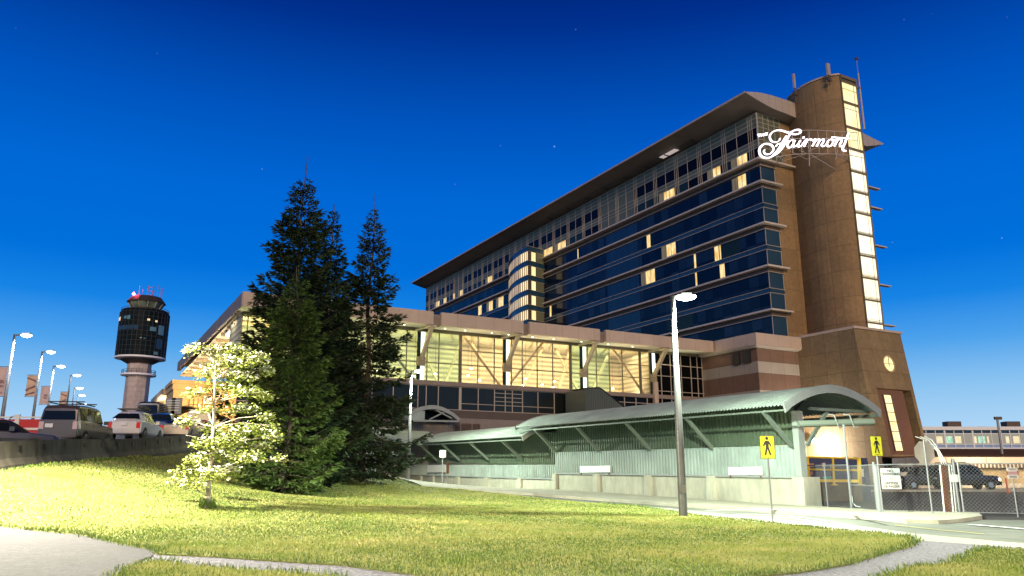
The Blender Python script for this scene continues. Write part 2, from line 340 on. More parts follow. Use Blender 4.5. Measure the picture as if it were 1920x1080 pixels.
lawn_poly = g([(-260, 915), (0, 888), (120, 872), (240, 860), (345, 852)]) + [(-16.2, 52), (-13.5, 62), (-10, 66)] + g(edge_road) + \
    g([(1706, 1028), (1655, 1042), (1590, 1062), (1500, 1077), (1380, 1088), (1000, 1100), (800, 1084), (640, 1063), (500, 1054), (400, 1047), (293, 1042), (286, 1035), (250, 1029), (150, 1006), (0, 990), (-260, 962)])
verge_left = g([(215, 1088), (245, 1066), (290, 1057), (350, 1066), (430, 1073), (520, 1078), (640, 1090), (640, 1180), (215, 1180)])
verge_right = g([(1650, 1092), (1700, 1073), (1790, 1060), (1815, 1045), (1850, 1031), (1960, 1038), (2150, 1060), (2150, 1180), (1620, 1180)])
region('lawn', lawn_poly, .04, 'lawn', skirt=.12); region('lawn', verge_left, .04, 'lawn', .6, skirt=.12); region('lawn', verge_right, .04, 'lawn', .8, skirt=.12)
region('gravel_path', g([(270, 1030), (400, 1040), (640, 1055), (1000, 1090), (1450, 1075), (1600, 1048), (1690, 1018), (1722, 1014), (1860, 1024), (1990, 1034), (2150, 1070), (2000, 1180), (190, 1180), (205, 1085)]), .015, 'gravel')
region('asphalt_path', g([(-260, 950), (0, 984), (150, 1001), (262, 1025), (290, 1036), (285, 1046), (257, 1057), (234, 1072), (212, 1085), (205, 1180), (-260, 1180)]), .035, 'path_asphalt')
WL = [XY(a, -.05) for a in (90, 60, 40, 20, 0)]
region('sidewalk', g([(790, 913), (900, 921), (1000, 928), (1200, 943), (1400, 957), (1540, 966), (1640, 973), (1700, 979), (1760, 981), (1800, 978), (1842, 972), (1836, 966), (1800, 963.5), (1740, 962.5), (1650, 960), (1600, 957), (1520, 951)]) + WL[::-1], .10, 'concrete_walk', 1.5, skirt=.2)
region('pavement', g([(1180, 946), (1256, 953), (1450, 972), (1600, 984), (1720, 1000), (1920, 1018), (2100, 1032), (2100, 1056), (1920, 1036), (1717, 1022), (1640, 1008), (1450, 992), (1290, 974)]), -.015, 'concrete_walk')
region('road', g([(770, 909), (1000, 929), (1200, 944), (1400, 958), (1540, 967), (1700, 980), (1842, 973), (2000, 975), (2150, 1055), (1920, 1032), (1717, 1021), (1640, 1006), (1450, 990), (1256, 964), (1090, 947), (960, 932), (860, 921), (770, 912)]), -.03, 'asphalt_lamplit')  # near road sheet, asphalt colour paled where the street lamp shines
def stripe(px, wd, m, off=.0):
    c = [Vector(G(*p)) for p in px]; L, Rr = [], []
    for i, p in enumerate(c):
        d = (c[min(i + 1, len(c) - 1)] - c[max(i - 1, 0)]).normalized(); n = Vector((-d.y, d.x)) * wd / 2; L.append(tuple(p + n)); Rr.append(tuple(p - n))
    return region('road_marking', L + Rr[::-1], off, m, .8)
stripe([(1676, 984), (1760, 993), (1845, 1001)], .07, 'paint_yellow'); stripe([(1820, 983), (1880, 988), (1990, 997)], .28, 'paint_white')
stripe([(1325, 962.5), (1430, 960), (1520, 962.5), (1600, 970), (1657, 983)], .14, 'paint_white', .12)
stripe([(1300, 966), (1410, 964), (1480, 967), (1537, 974), (1604, 986)], .13, 'paint_white', .0); stripe([(1330, 969), (1420, 968), (1480, 971), (1526, 977), (1579, 987)], .12, 'paint_white', .0)
# grass blades on the lawns: real blades
def kites(name, O, D, Nn, Ln, Wd, mats, mi=None, parent=None, off=(0, 0, 0)):
    """many little leaf shapes: origin O, direction D, side Nn, length Ln, width Wd (numpy arrays)"""
    n = len(O); O = O - np.array(off); Ln = Ln[:, None]; Wd = Wd[:, None]
    V = np.stack([O, O + D * Ln * .45 + Nn * Wd * .5, O + D * Ln, O + D * Ln * .45 - Nn * Wd * .5], 1).reshape(-1, 3)
    me = bpy.data.meshes.new(name); me.vertices.add(4 * n); me.vertices.foreach_set('co', V.astype(np.float32).ravel())
    me.loops.add(4 * n); me.loops.foreach_set('vertex_index', np.arange(4 * n, dtype=np.int32)); me.polygons.add(n)
    me.polygons.foreach_set('loop_start', np.arange(0, 4 * n, 4, dtype=np.int32)); me.polygons.foreach_set('loop_total', np.full(n, 4, np.int32))
    for m in mats: me.materials.append(m)
    if mi is not None: me.polygons.foreach_set('material_index', mi.astype(np.int32))
    me.update(calc_edges=True); me.validate(); o = bpy.data.objects.new(name, me); col.objects.link(o)
    if parent is not None: o.parent = parent
    return o
rng = np.random.default_rng(3)
def blades(poly, n, name='grass', hmin=.03, hmax=.07):
    P = np.array(poly); lo, hi = P.min(0), P.max(0); out = []; tot = 0
    while tot < n:
        u = rng.random((n * 2, 2)); q = lo + u * (hi - lo); d = np.hypot(q[:, 0], q[:, 1]); keep = rng.random(len(q)) < np.clip((17 / d) ** 2, 0, 1)
        keep &= (np.abs(q[:, 0]) < q[:, 1] * .74 + 1) & (q[:, 1] > 11) & (q[:, 1] < 55)
        q = q[keep]; q = q[inside(q, poly)]; out.append(q); tot += len(q)
        if len(out) > 12: break
    ed = []                                           # a ragged fringe along the edge
    for i in range(len(poly)):
        a, b = np.array(poly[i]), np.array(poly[(i + 1) % len(poly)]); k = int(np.hypot(*(b - a)) * 90); t = rng.random(k)[:, None]
        e = a + (b - a) * t + rng.normal(size=(k, 2)) * .09; ed.append(e[(e[:, 1] > 11) & (e[:, 1] < 40) & (np.abs(e[:, 0]) < e[:, 1] * .74 + 1)])
    q = np.concatenate([np.concatenate(out)[:n]] + ed); m = len(q); z = np.concatenate([HH(c) for c in np.array_split(q, 40) if len(c)]) + .04
    O = np.column_stack([q, z]); a = rng.random(m) * 6.283; t = rng.random(m) * .9
    D = np.column_stack([np.sin(t) * np.cos(a), np.sin(t) * np.sin(a), np.cos(t)]); b = rng.random(m) * 6.283; S = np.column_stack([np.cos(b), np.sin(b), b * 0])
    dist = np.hypot(q[:, 0], q[:, 1]); cl = np.sin(q[:, 0] * 1.7) * np.sin(q[:, 1] * 1.3 + q[:, 0]) * .3 + 1; cl[n if m > n else m:] *= 1.9
    return tag(kites(name, O, D, S, (hmin + rng.random(m) * (hmax - hmin)) * cl, .008 + .00065 * dist, [MATS['grass_blade'], MATS['grass_dark']], (rng.random(m) < np.where(np.arange(m) > n, .8, .30 + .25 * np.sin(q[:, 0] * .6 + 2 * np.sin(q[:, 1] * .5))))), 'short mown grass lit by lamps across the lawn', 'grass', None, 'stuff')
blades(lawn_poly, 230000); 
o = blades(verge_left, 14000); o['label'] = 'rough grass below the gravel strip, bottom left'
o = blades(verge_right, 34000); o['label'] = 'bright grass beside the gravel, bottom right'
# ------------------------------------------------------------------ concrete barrier along the ramp
mb = MB(); prof = [(.30, 0), (.30, .08), (.16, .28), (.09, .81), (-.09, .81), (-.16, .28), (-.30, .08), (-.30, 0)]
bpts = [(-16.9, 17), (-17.35, 22), (-17.8, 28), (-18.25, 33), (-18.7, 38), (-19.1, 43), (-19.5, 48), (-19.9, 53), (-20.3, 58), (-20.9, 66)]
rings = []
for i, (x, y) in enumerate(bpts):
    zb = {28: 1.92, 48: 3.2}.get(y, H(x, y)); rings.append([(x + px_, y, zb - .1 + pz * (1.12 if pz > 0 else 1)) for px_, pz in prof])
vs = [p for r in rings for p in r]; k = len(prof)
fs = [(i * k + j, (i + 1) * k + j, (i + 1) * k + (j + 1) % k, i * k + (j + 1) % k) for i in range(len(rings) - 1) for j in range(k)]
mb.add([(x + 17.8, y - 28, z - 1.8) for x, y, z in vs], [f[::-1] for f in fs] + [tuple(range(k)), tuple(range(len(vs) - 1, len(vs) - k - 1, -1))])
bar = wthing(mb, 'concrete_barrier', MATS['barrier_conc'], (-17.8, 28, 1.8), 'long stained grey concrete barrier along the car ramp', 'barrier')
for q in np.arange(20, 62, 1.75):
    sl = MB(); x = np.interp(q, [p[1] for p in bpts], [p[0] for p in bpts]); z = H(x, q) + .45; sl.box(x + .10, x + .185, q, q + .07, z, z + .2); sl.build('slot', MATS['black'], bar, off=(-17.8, 28, 1.8))
# ================================================================== THE HOTEL
HB, HA = 49.74, 47.0
hotel = froot('hotel_building', 'tall hotel with dark blue glass facade, stone tower and overhanging roof', 'hotel', HA, HB, 0)
LEDG = [24.15, 30.45, 36.75, 43.05]
m = MB(); m.box(HB + .16, 73.6, HA + .2, 173.8, 17, 53.6); m.build('inner_wall', MATS['ledge_dark'], hotel)
# stone end wall between the glass corner and the round tower, and the glass beyond the tower
m = MB(); m.box(52.65, 61.5, HA, HA + .19, 17, 46.3); m.box(54.4, 61.5, HA, HA + .19, 46.3, 53.5); m.build('end_wall', MATS['stone_brown'], hotel)
FLO = [(20, 23.3)]
for L_ in LEDG[:3]: FLO += [(L_ + .06, L_ + 2.42), (L_ + 3.17, L_ + 5.5)]
FLO.append((43.12, 45.4))
def curtain(b0, a0, a1, z0, z1, name, mt, th=.14):
    q = MB(); q.box(b0, b0 + th, a0, a1, z0, z1); return q.build(name, MATS[mt], hotel)
for z0, z1 in FLO:
    curtain(HB, HA, 173.8, z0, z1, 'glass_ribbon', 'glass_navy')
    q = MB(); q.box(HB + .02, 52.6, HA - .02, HA + .14, z0, z1); q.build('corner_glass', MATS['glass_band'], hotel)
    q = MB(); q.box(61.6, 73.6, HA - .02, HA + .14, z0, z1); q.build('end_glass', MATS['glass_navy'], hotel)
    q = MB(); q.box(52.5, 52.62, HA - .06, HA, z0 - .1, z1 + .1); q.build('corner_mullion', MATS['mullion'], hotel); q = MB(); q.box(HB - .03, HB + .05, HA - .05, HA + .03, z0 - .1, z1 + .1); q.build('corner_mullion', MATS['mullion'], hotel)
for L_ in LEDG[:3]:                                    # pale blue spandrel strips between two fine rails
    q = MB(); q.box(HB - .01, HB + .13, HA, 173.8, L_ + 2.5, L_ + 3.1); q.box(HB, 52.6, HA - .03, HA + .1, L_ + 2.5, L_ + 3.1); q.box(61.6, 73.6, HA - .03, HA + .1, L_ + 2.5, L_ + 3.1); q.build('spandrel_strip', MATS['glass_band'], hotel)
    q = MB()
    for zz in (L_ + 2.42, L_ + 3.1):
        q.box(HB - .1, HB + .1, HA - .1, 173.8, zz, zz + .08); q.box(HB + .1, 52.7, HA - .1, HA + .1, zz, zz + .08); q.box(61.6, 73.7, HA - .1, HA + .1, zz, zz + .08)
    q.build('rail', MATS['mullion'], hotel)
for i, L_ in enumerate(LEDG + [46.45]):                # sunshade ledges
    big = i == 4; pr = 1.0 if big else .75; e = 53.3 if i else 53.3; e = 57 if big else e
    q = MB(); q.box(HB - pr, HB - .02, HA - .75, 174.2, L_ - .18, L_); q.box(HB - .02, e, HA - .75, HA - .03, L_ - .18, L_); q.box(62, 75.4, HA - .75, HA - .03, L_ - .18, L_)
    q.box(HB - pr - .03, HB - pr, HA - .78, 174.2, L_ - .2, L_ + .05); q.box(HB - pr, e, HA - .79, HA - .76, L_ - .2, L_ + .05)
    q.build('ledge', MATS['ledge_light'], hotel)
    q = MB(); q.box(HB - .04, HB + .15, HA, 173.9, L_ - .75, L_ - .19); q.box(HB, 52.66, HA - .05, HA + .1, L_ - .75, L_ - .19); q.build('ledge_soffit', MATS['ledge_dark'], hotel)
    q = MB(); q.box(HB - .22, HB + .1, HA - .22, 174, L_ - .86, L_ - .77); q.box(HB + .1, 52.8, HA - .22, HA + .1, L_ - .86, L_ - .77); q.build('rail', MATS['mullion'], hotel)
# upper two storeys: fine grid of mullions over glass and sage panels
ROWS = [(46.55, 48.45, 1), (48.55, 49.05, 0), (49.13, 49.65, 0), (49.8, 51.65, 1), (51.8, 52.4, 0), (52.52, 53.1, 0), (53.2, 53.85, 0)]
q = MB(); bay0 = HA + .05; k = 0; per = 5.57; g_ = MB()
mats3 = [MATS['spandrel'], MATS['glass_black'], MATS['glass_dim']]
c_ = 53.95 - per * 2; V_ = []
while c_ < 173:
    V_ += [(c_ - .42, .07), (c_, .06), (c_ + .42, .07), (c_ + per / 2, .07)]; c_ += per
V_ = sorted(v for v in V_ if HA < v[0] < 173.5); edges_ = [HA + .0] + [v[0] for v in V_] + [173.6]
for i in range(len(edges_) - 1):
    a0, a1 = edges_[i], edges_[i + 1]; mid = (a0 + a1) / 2; curtained = 77.5 < mid < 86.7 or 119 < mid < 124 or 150 < mid < 153
    for z0, z1, wi in ROWS:
        mi = 0
        if wi and not curtained: mi = 1 if z0 > 49 or R() < .35 else 2
        q.box(HB, HB + .14, a0, a1, z0 - .06, z1 + .06, mi)
q.build('upper_glazing', mats3, hotel)
q = MB()
for z0, z1, wi in ROWS: q.box(HB + .12, 54.4, HA - .03, HA + .15, z0 - .06, z1 + .06, 0)
q.build('upper_corner_glazing', mats3, hotel)
zr = [46.5, 48.5, 49.09, 49.73, 51.72, 52.46, 53.15, 53.9]
q = MB()
for z in zr: q.box(HB - .05, HB - .002, HA - .1, 173.8, z - .04, z + .04); q.box(HB - .05, 54.4, HA - .13, HA - .031, z - .045, z + .045)
for a, wd in V_: q.box(HB - .07, HB - .003, a - wd / 2, a + wd / 2, 46.5, 53.9)
for b in (50.9, 52.0, 53.2, 54.35): q.box(b - .04, b + .04, HA - .16, HA - .032, 46.5, 53.9)
q.box(HB - .15, HB + .05, HA - .17, HA - .01, 46.5, 53.9); q.build('mullion_grid', MATS['mullion'], hotel)
# roof: a thin wing swept along the whole block
top = [(45.74, 55.42), (47, 55.72), (48.6, 56.02), (51, 56.2), (55, 56.16), (60, 55.8), (65, 55.3), (70.4, 54.65), (75.8, 53.8)]
bot = [(75.6, 53.62), (73.2, 52.9), (71.3, 52.4), (66, 53.2), (60, 53.45), (56, 53.7), (54, 53.9), (52, 54.0), (50.2, 54.25), (48.2, 54.7), (46, 55.28)]
m = MB(); m.extr(top + bot, 1, 45.1, 175.2); m.build('roof', MATS['soffit'], hotel)
m = MB(); m.extr(top + bot, 1, 44.98, 45.098); m.build('roof_end_panel', MATS['panel_roof'], hotel)
m = MB(); m.extr([(45.62, 55.5), (45.735, 55.5), (45.735, 55.2), (45.62, 55.2)], 1, 44.98, 175.2); m.build('roof_edge', MATS['panel_roof'], hotel)
m = MB()                                              # maintenance rails under the eave
for a0, a1 in ((59.6, 104), ): m.box(48.4, 48.5, a0, a1, 54.3, 54.4); m.box(48.9, 49.0, a0, a1, 54.2, 54.3)
for a in (59.5, 66, 72, 78, 84, 90, 97, 104): m.box(48.2, 49.4, a, a + .25, 54.1, 54.3)
m.build('eave_rail', MATS['ledge_dark'], hotel)
m = MB(); m.box(48.2, 49.2, 63.5, 67.5, 54.18, 54.24); m.build('eave_light', mat('eave_glow', (.6, .5, .45), emis=(1, .85, .8, .45)), hotel)
# round stone tower
plan = [(60.45, 38.3), (57.3, 38.0), (56.7, 38.55), (56.25, 39.2), (55.9, 39.9), (55.68, 40.7), (55.52, 41.5), (55.46, 42.3), (55.5, 43.2), (55.72, 44.3), (56.0, 45.4), (56.5, 46.9), (60.45, 46.9)]
m = MB(); m.prism(plan[::-1], 17, 57.7); m.build('tower', MATS['stone_tower'], hotel)
cap = [(b - (.12 if b < 58 else -.05), a - .1) for b, a in plan]
m = MB(); m.prism(cap[::-1], 57.7, 57.95); m.build('tower_coping', MATS['panel_pink'], hotel)
stair = lit_mat('stair_glow', (1, .80, .36), (1, .90, .55), 1.15, (.6, .6, .25)); stair2 = lit_mat('stair_glow_low', (1, .90, .56), (1, .96, .74), 1.35, (.6, .6, .3))
m = MB(); m.box(57.45, 60.5, 37.85, 38.28, 46.6, 56.6); m.build('stair_window', stair, hotel)
m = MB(); m.box(57.45, 60.5, 37.85, 38.28, 17, 46.2); m.build('stair_window', stair2, hotel)
m = MB()
for z in (21.4, 24.5, 27.56, 30.66, 33.7, 36.75, 39.8, 42.85, 46.2, 49.5, 53.3, 56.6):
    m.box(57.3, 60.65, 37.7, 38.3, z, z + .24); m.box(57.3, 60.65, 37.74, 38.3, z + .34, z + .4)
m.box(57.3, 57.42, 37.76, 38.3, 17, 57.6); m.box(60.52, 60.66, 37.72, 38.3, 17, 57.6); m.box(57.3, 60.66, 37.7, 38.3, 57.3, 57.75)
m.build('stair_frame', mat('stair_band', (.17, .12, .06), .6), hotel)
m = MB(); m.box(59.9, 59.95, 37.8, 37.84, 17, 56.6)
for z in np.arange(18, 56, 3.06): m.box(57.45, 60.5, 37.8, 37.84, z + .9, z + .95)
m.build('stair_mullion', MATS['ledge_dark'], hotel)
m = MB(); m.box(57.3, 60.6, 37.9, 38.3, 56.75, 57.3); m.build('stair_head', MATS['spandrel'], hotel)
# bow window of the corridor with lit floors
bow = [(HB, 108.2), (45.1, 106.9), (45.0, 108.2), (45.1, 110.2), (45.4, 112.6), (46.0, 115.2), (46.8, 117.8), (47.8, 120.3), (49.0, 122.6), (HB, 123.8)]
q = MB(); q.prism([(b + .12, a) for b, a in bow], 17, 48.4); q.build('bow_wall', MATS['ledge_dark'], hotel)
bowlit = lit_mat('bow_glow', (.55, .36, .22), (1, .78, .45), .75, (1, 1, .1), 2.5); bowlit2 = lit_mat('bow_glow_bright', (1, .72, .3), (1, .85, .5), 1.1, (1, 1, .4))
for fl in range(9):
    zt = 47.35 - 3.12 * fl; z0 = zt - 2.0; bands = MB(); rails = MB()
    for i in range(1, len(bow) - 1):
        p, r_ = bow[i], bow[i + 1]; n_ = 4
        bands.add([(p[0], p[1], zt), (r_[0], r_[1], zt), (r_[0], r_[1], zt + 1.12), (p[0], p[1], zt + 1.12)], [(0, 1, 2, 3)])
        for zz in (zt, zt + 1.12): rails.beam((p[0] - .03, p[1], zz), (r_[0] - .03, r_[1], zz), .07, .07)
    pane = MB(); pane2 = MB(); fr = MB()
    for i in range(1, len(bow) - 2):
        p, r_ = bow[i], bow[i + 1]
        for j in range(2):
            s0, s1 = j / 2 + .10, j / 2 + .42; pa = [p[0] + (r_[0] - p[0]) * s0, p[1] + (r_[1] - p[1]) * s0]; pb = [p[0] + (r_[0] - p[0]) * s1, p[1] + (r_[1] - p[1]) * s1]
            (pane2 if i <= 2 else pane).add([(pa[0], pa[1], z0), (pb[0], pb[1], z0), (pb[0], pb[1], zt), (pa[0], pa[1], zt)], [(0, 1, 2, 3)])
    if z0 > 18:
        pane.build('bow_window', bowlit, hotel); pane2.build('bow_window', bowlit2, hotel)
        w2 = MB(); w2.add([(46.0, 107.04, z0), (47.2, 107.37, z0), (47.2, 107.37, zt), (46.0, 107.04, zt)], [(3, 2, 1, 0)]); w2.build('bow_side_window', bowlit2, hotel)
        w3 = MB(); w3.add([(47.4, 107.42, z0), (49.5, 108.0, z0), (49.5, 108.0, zt), (47.4, 107.42, zt)], [(3, 2, 1, 0)]); w3.build('bow_side_window', mat('dim_room', (.05, .05, .03), .5, noise=(2, .5), emis=(.5, .42, .2, .12)), hotel)
        rails.beam((45.1, 106.75, zt), (HB, 108.05, zt), .07, .07); rails.beam((45.1, 106.75, zt + 1.12), (HB, 108.05, zt + 1.12), .07, .07)
    bands.add([(45.1, 106.8, zt), (HB, 108.1, zt), (HB, 108.1, zt + 1.12), (45.1, 106.8, zt + 1.12)], [(0, 1, 2, 3)])
    bands.build('bow_spandrel', MATS['glass_band'], hotel); rails.build('bow_rail', MATS['mullion'], hotel)
# lit rooms: (px0, px1, py centre, lit share) measured on the facade plane
room = lit_mat('room_glow', (.80, .46, .08), (1, .86, .46), 1.05, (1, 1.6, .5), 1.3); room2 = lit_mat('curtain_glow', (.25, .19, .08), (.75, .6, .3), .22, (1, 3, .1), 1.5)
dusk_room = MATS['glass_dim']
allz = [(z0, z1) for z0, z1, wi in ROWS if wi] + FLO
for x0, x1, yc, kind in [(1382, 1401, 297, 1), (1384, 1399, 338, 1), (1337, 1351, 322, 1), (1245, 1265, 364, 1), (1046, 1061, 458, 1), (1020, 1036, 473, 1), (1213, 1219.5, 451, 0), (1250, 1267, 467, 1),
                         (1340, 1348, 474, 0), (1349.5, 1352, 471, 0), (1350, 1359, 507, 0), (1211, 1228, 516, 1), (1301.5, 1305, 487, 0), (1304, 1307, 522, 0), (1083, 1084.5, 471, 0), (818, 824, 571, 1), (832, 837, 565, 0),
                         (863, 868, 551, 1), (915, 923, 524, 1), (897, 903, 578, 0), (917, 924, 575, 1), (935, 944, 565, 1), (1031, 1034, 582, 0), (850, 853, 556, 0)]:
    a0, za = PB(x1, yc, HB); a1, zb = PB(x0, yc, HB); zc = (za + zb) / 2; z0, z1 = min(allz, key=lambda t: abs((t[0] + t[1]) / 2 - zc)); pr = .0 if zc < 46 else .0
    q = MB(); q.box(HB - .03, HB - .008, a0, a1, z0 + .02, z1 - .02); q.build('lit_window', room, hotel)
    if kind: q = MB(); q.box(HB - .028, HB - .009, a1 + .05, a1 + 1.3, z0 + .02, z1 - .02); q.build('curtain', room2, hotel); q = MB(); q.box(HB - .05, HB - .031, (a0 + a1) / 2 - .06, (a0 + a1) / 2 + .0, z0, z1); q.build('window_bar', MATS['ledge_dark'], hotel)
# paler panes where curtains stay drawn
for a0, a1 in ((76.2, 85.5),):
    for z0, z1 in FLO: q = MB(); q.box(HB - .03, HB - .005, a0, a1, z0 + .01, z1 - .01); q.build('pale_glass', MATS['glass_pale'], hotel)
for a0, a1, zz in ((63, 69, 1), (93, 97, 2), (52, 56, 4)):
    z0, z1 = FLO[zz]; q = MB(); q.box(HB - .025, HB - .005, a0, a1, z0 + .01, z1 - .01); q.build('pale_glass', MATS['glass_dim'], hotel)
# aerials on the tower
def aerial(x, y0, y1, a, wd):
    b, z0 = PA(x, y0, a); _, z1 = PA(x, y1, a); t = froot('mobile_antenna', 'x', 'antenna', a, b, z0)
    q = MB(); q.box(b - wd / 2, b + wd / 2, a - .15, a + .15, z0 + (z1 - z0) * .45, z1); q.build('panel', MATS['panel_roof'], t)
    q = MB(); q.tube((b, a, z0), (b, a, z1 - .3), .07); q.box(b - .25, b + .25, a - .2, a + .2, z0 + (z1 - z0) * .18, z0 + (z1 - z0) * .33); q.build('mast', MATS['ledge_dark'], t); return t
t = aerial(1492, 188, 140, 44.2, .3); t['label'] = 'slim panel antenna on the curved tower top, nearer the roof'
t = aerial(1556, 160, 121, 38.4, .55); t['label'] = 'wide panel antenna on the tower top beside the lit shaft'
b1, z1 = PA(1614, 240, 37.5); b0, z0 = PA(1605, 108, 37.5)
t = froot('antenna_mast', 'thin tall whip mast at the right side of the lit tower shaft', 'mast', 37.5, 60.9, z1)
q = MB(); q.tube((60.9, 37.5, z1), (60.9, 37.5, z0 - 2.5), .14, .11); q.tube((60.9, 37.5, z0 - 2.6), (60.9, 37.5, z0), .03); q.build('pole', MATS['panel_roof'], t)
q = MB(); q.box(60.75, 61.1, 37.3, 37.7, z0 - .3, z0 - .02); q.box(60.5, 61.2, 37.4, 37.6, z0 - 5, z0 - 4.85); q.build('instrument', MATS['ledge_dark'], t)
# ---- the sign on its bowed frame
SA = 36.4
def S2(x, y):                                         # zoomed sign coordinates -> wall plane
    b, z = PA(1410 + x * .11458, 230 + y * .11458, SA); return (b, z)
bs, zs = S2(980, 380)
sign = froot('hotel_sign', 'glowing white script sign on a bowed lattice frame by the tower', 'sign', SA, bs, zs)
q = MB()
def fr(pts, r=.05, da=.5): q.path([(S2(*p)[0], SA + da, S2(*p)[1]) for p in pts], r, 5)
fr([(640, 118), (845, 105), (985, 98), (1125, 100), (1400, 116), (1600, 128), (1770, 145)]); fr([(440, 545), (600, 515), (755, 495), (990, 485), (1280, 488), (1500, 500), (1700, 520), (1900, 565)])
fr([(600, 235), (985, 238), (1400, 232), (1770, 270)], .04); fr([(600, 420), (985, 360), (1400, 372), (1790, 420)], .03)
for x0, x1 in ((700, 720), (845, 868), (965, 985), (985, 1015), (1125, 1155), (1265, 1292), (1395, 1420), (1520, 1550), (1640, 1668), (1765, 1800)): fr([(x0, 108 if x0 < 1500 else 130), (x1, 492 if x0 < 1500 else 520)], .035)
for a_, b_ in (((620, 580), (980, 470)), ((700, 420), (985, 560)), ((985, 560), (1280, 470)), ((1010, 430), (1420, 250)), ((600, 230), (860, 260)), ((480, 470), (640, 620)), ((860, 410), (980, 460))): fr([a_, b_], .03, .9)
q.path([(S2(985, 485)[0], SA + .5, S2(985, 485)[1]), (S2(988, 690)[0], SA + .5, S2(988, 690)[1])], .06, 6); q.path([(S2(1450, 420)[0], SA + .5, S2(1450, 420)[1]), (S2(1418, 590)[0], SA + .5, S2(1418, 590)[1])], .05, 6)
q.beam((S2(985, 485)[0], SA + .5, S2(985, 485)[1]), (56.2, 39.3, S2(985, 470)[1]), .1, .1); q.beam((S2(1420, 485)[0], SA + .5, S2(1420, 485)[1]), (57.35, 37.95, S2(1420, 470)[1]), .1, .1)
q.beam((S2(600, 515)[0], SA + .5, S2(600, 515)[1]), (53, HA - .2, 46.6), .1, .1); q.beam((S2(845, 105)[0], SA + .5, S2(845, 105)[1]), (55.6, HA - .1, 51), .1, .1)
q.build('sign_frame', MATS['mullion'], sign)
def cat(P, n=5):                                      # smooth curve through points
    o = []; P = [Vector(p) for p in P]; Q = [P[0]] + P + [P[-1]]
    for i in range(1, len(Q) - 2):
        for k_ in range(n):
            t = k_ / n; a, b, c, d = Q[i - 1], Q[i], Q[i + 1], Q[i + 2]
            o.append(.5 * (2 * b + (c - a) * t + (2 * a - 5 * b + 4 * c - d) * t * t + (3 * b - a - 3 * c + d) * t ** 3))
    return o + [P[-1]]
def stroke(mb, pts, w0, w1=None, w2=None):
    P = cat(pts); w1 = w0 if w1 is None else w1; w2 = w0 if w2 is None else w2; n = len(P); L_, R_ = [], []
    for i, p in enumerate(P):
        d = (P[min(i + 1, n - 1)] - P[max(i - 1, 0)]); d.normalize(); t = i / (n - 1); wd = .70 * ((w0 * (1 - 2 * t) + w1 * 2 * t) if t < .5 else (w1 * (2 - 2 * t) + w2 * (2 * t - 1)))
        nn = Vector((-d.y, d.x)) * wd / 2; L_.append(p + nn); R_.append(p - nn)
    for da, rev in ((0, 0), (.18, 1)):
        vs = [(S2(*p)[0], SA + da, S2(*p)[1]) for p in L_] + [(S2(*p)[0], SA + da, S2(*p)[1]) for p in R_]
        mb.add(vs, [(i, i + 1, n + i + 1, n + i) for i in range(n - 1)])
    for S_ in (L_, R_): mb.add([(S2(*p)[0], SA + d_, S2(*p)[1]) for d_ in (0, .18) for p in S_], [(i, i + 1, n + i + 1, n + i) for i in range(n - 1)])
LET = {'letter_t_small': [([(102, 190), (148, 184)], 11), ([(125, 188), (122, 224)], 12)], 'letter_h_small': [([(168, 180), (164, 216)], 11), ([(202, 176), (198, 212)], 11), ([(166, 198), (200, 194)], 9)],
       'letter_e_small': [([(226, 168), (222, 202)], 11), ([(226, 168), (262, 162)], 8), ([(224, 185), (256, 180)], 8), ([(222, 202), (260, 197)], 8)],
       'letter_f': [([(468, 250), (455, 285), (420, 310), (370, 315), (325, 290), (300, 240), (310, 190), (350, 145), (410, 122), (480, 122), (560, 145), (640, 172), (720, 186), (780, 172), (806, 145), (790, 118), (750, 112), (700, 122), (655, 150), (620, 200), (580, 270), (530, 370), (480, 440), (420, 500), (335, 545)], 13, 26, 30),
                    ([(570, 215), (535, 270), (490, 350), (440, 430), (390, 490), (340, 545), (280, 570), (210, 568), (150, 530), (128, 460), (145, 400), (195, 352), (255, 342), (320, 358), (358, 410), (350, 460), (315, 500), (262, 516), (218, 500), (202, 465), (215, 438)], 24, 30, 14),
                    ([(405, 378), (430, 345), (480, 335), (560, 325), (600, 295)], 12, 18, 12)],
       'letter_a': [([(700, 300), (670, 278), (625, 300), (592, 350), (600, 398), (640, 400), (680, 345), (705, 290)], 14, 24, 14), ([(712, 285), (685, 345), (690, 388), (725, 382), (762, 335)], 24, 20, 10)],
       'letter_i': [([(800, 285), (770, 345), (772, 388), (808, 380), (842, 335)], 24, 20, 10), ([(848, 238), (862, 238)], 40)],
       'letter_r': [([(842, 335), (880, 285), (905, 270), (898, 310), (862, 382)], 12, 22, 26), ([(884, 330), (925, 282), (965, 268), (988, 285)], 12, 22, 22)],
       'letter_m': [([(1000, 290), (1040, 265), (1040, 300), (1000, 375)], 12, 24, 24), ([(1020, 330), (1065, 280), (1105, 268), (1108, 300), (1070, 375)], 12, 22, 26), ([(1090, 330), (1135, 280), (1178, 268), (1180, 305), (1150, 355), (1168, 385), (1205, 370), (1235, 330)], 12, 24, 10)],
       'letter_o': [([(1310, 268), (1262, 285), (1238, 340), (1252, 380), (1295, 378), (1330, 330), (1335, 285), (1308, 268), (1350, 290)], 16, 24, 10)],
       'letter_n': [([(1350, 290), (1395, 265), (1400, 295), (1358, 375)], 12, 22, 26), ([(1375, 330), (1420, 282), (1465, 268), (1475, 300), (1448, 350), (1462, 385), (1500, 370)], 12, 26, 14)],
       'letter_t': [([(1590, 160), (1560, 240), (1530, 330), (1498, 400), (1500, 445), (1548, 460)], 20, 30, 22), ([(1320, 232), (1420, 240), (1560, 250), (1640, 262)], 14, 12, 6)]}
for nm, strokes in LET.items():
    q = MB()
    for s_ in strokes: stroke(q, *s_)
    q.build(nm, MATS['letter'], sign)
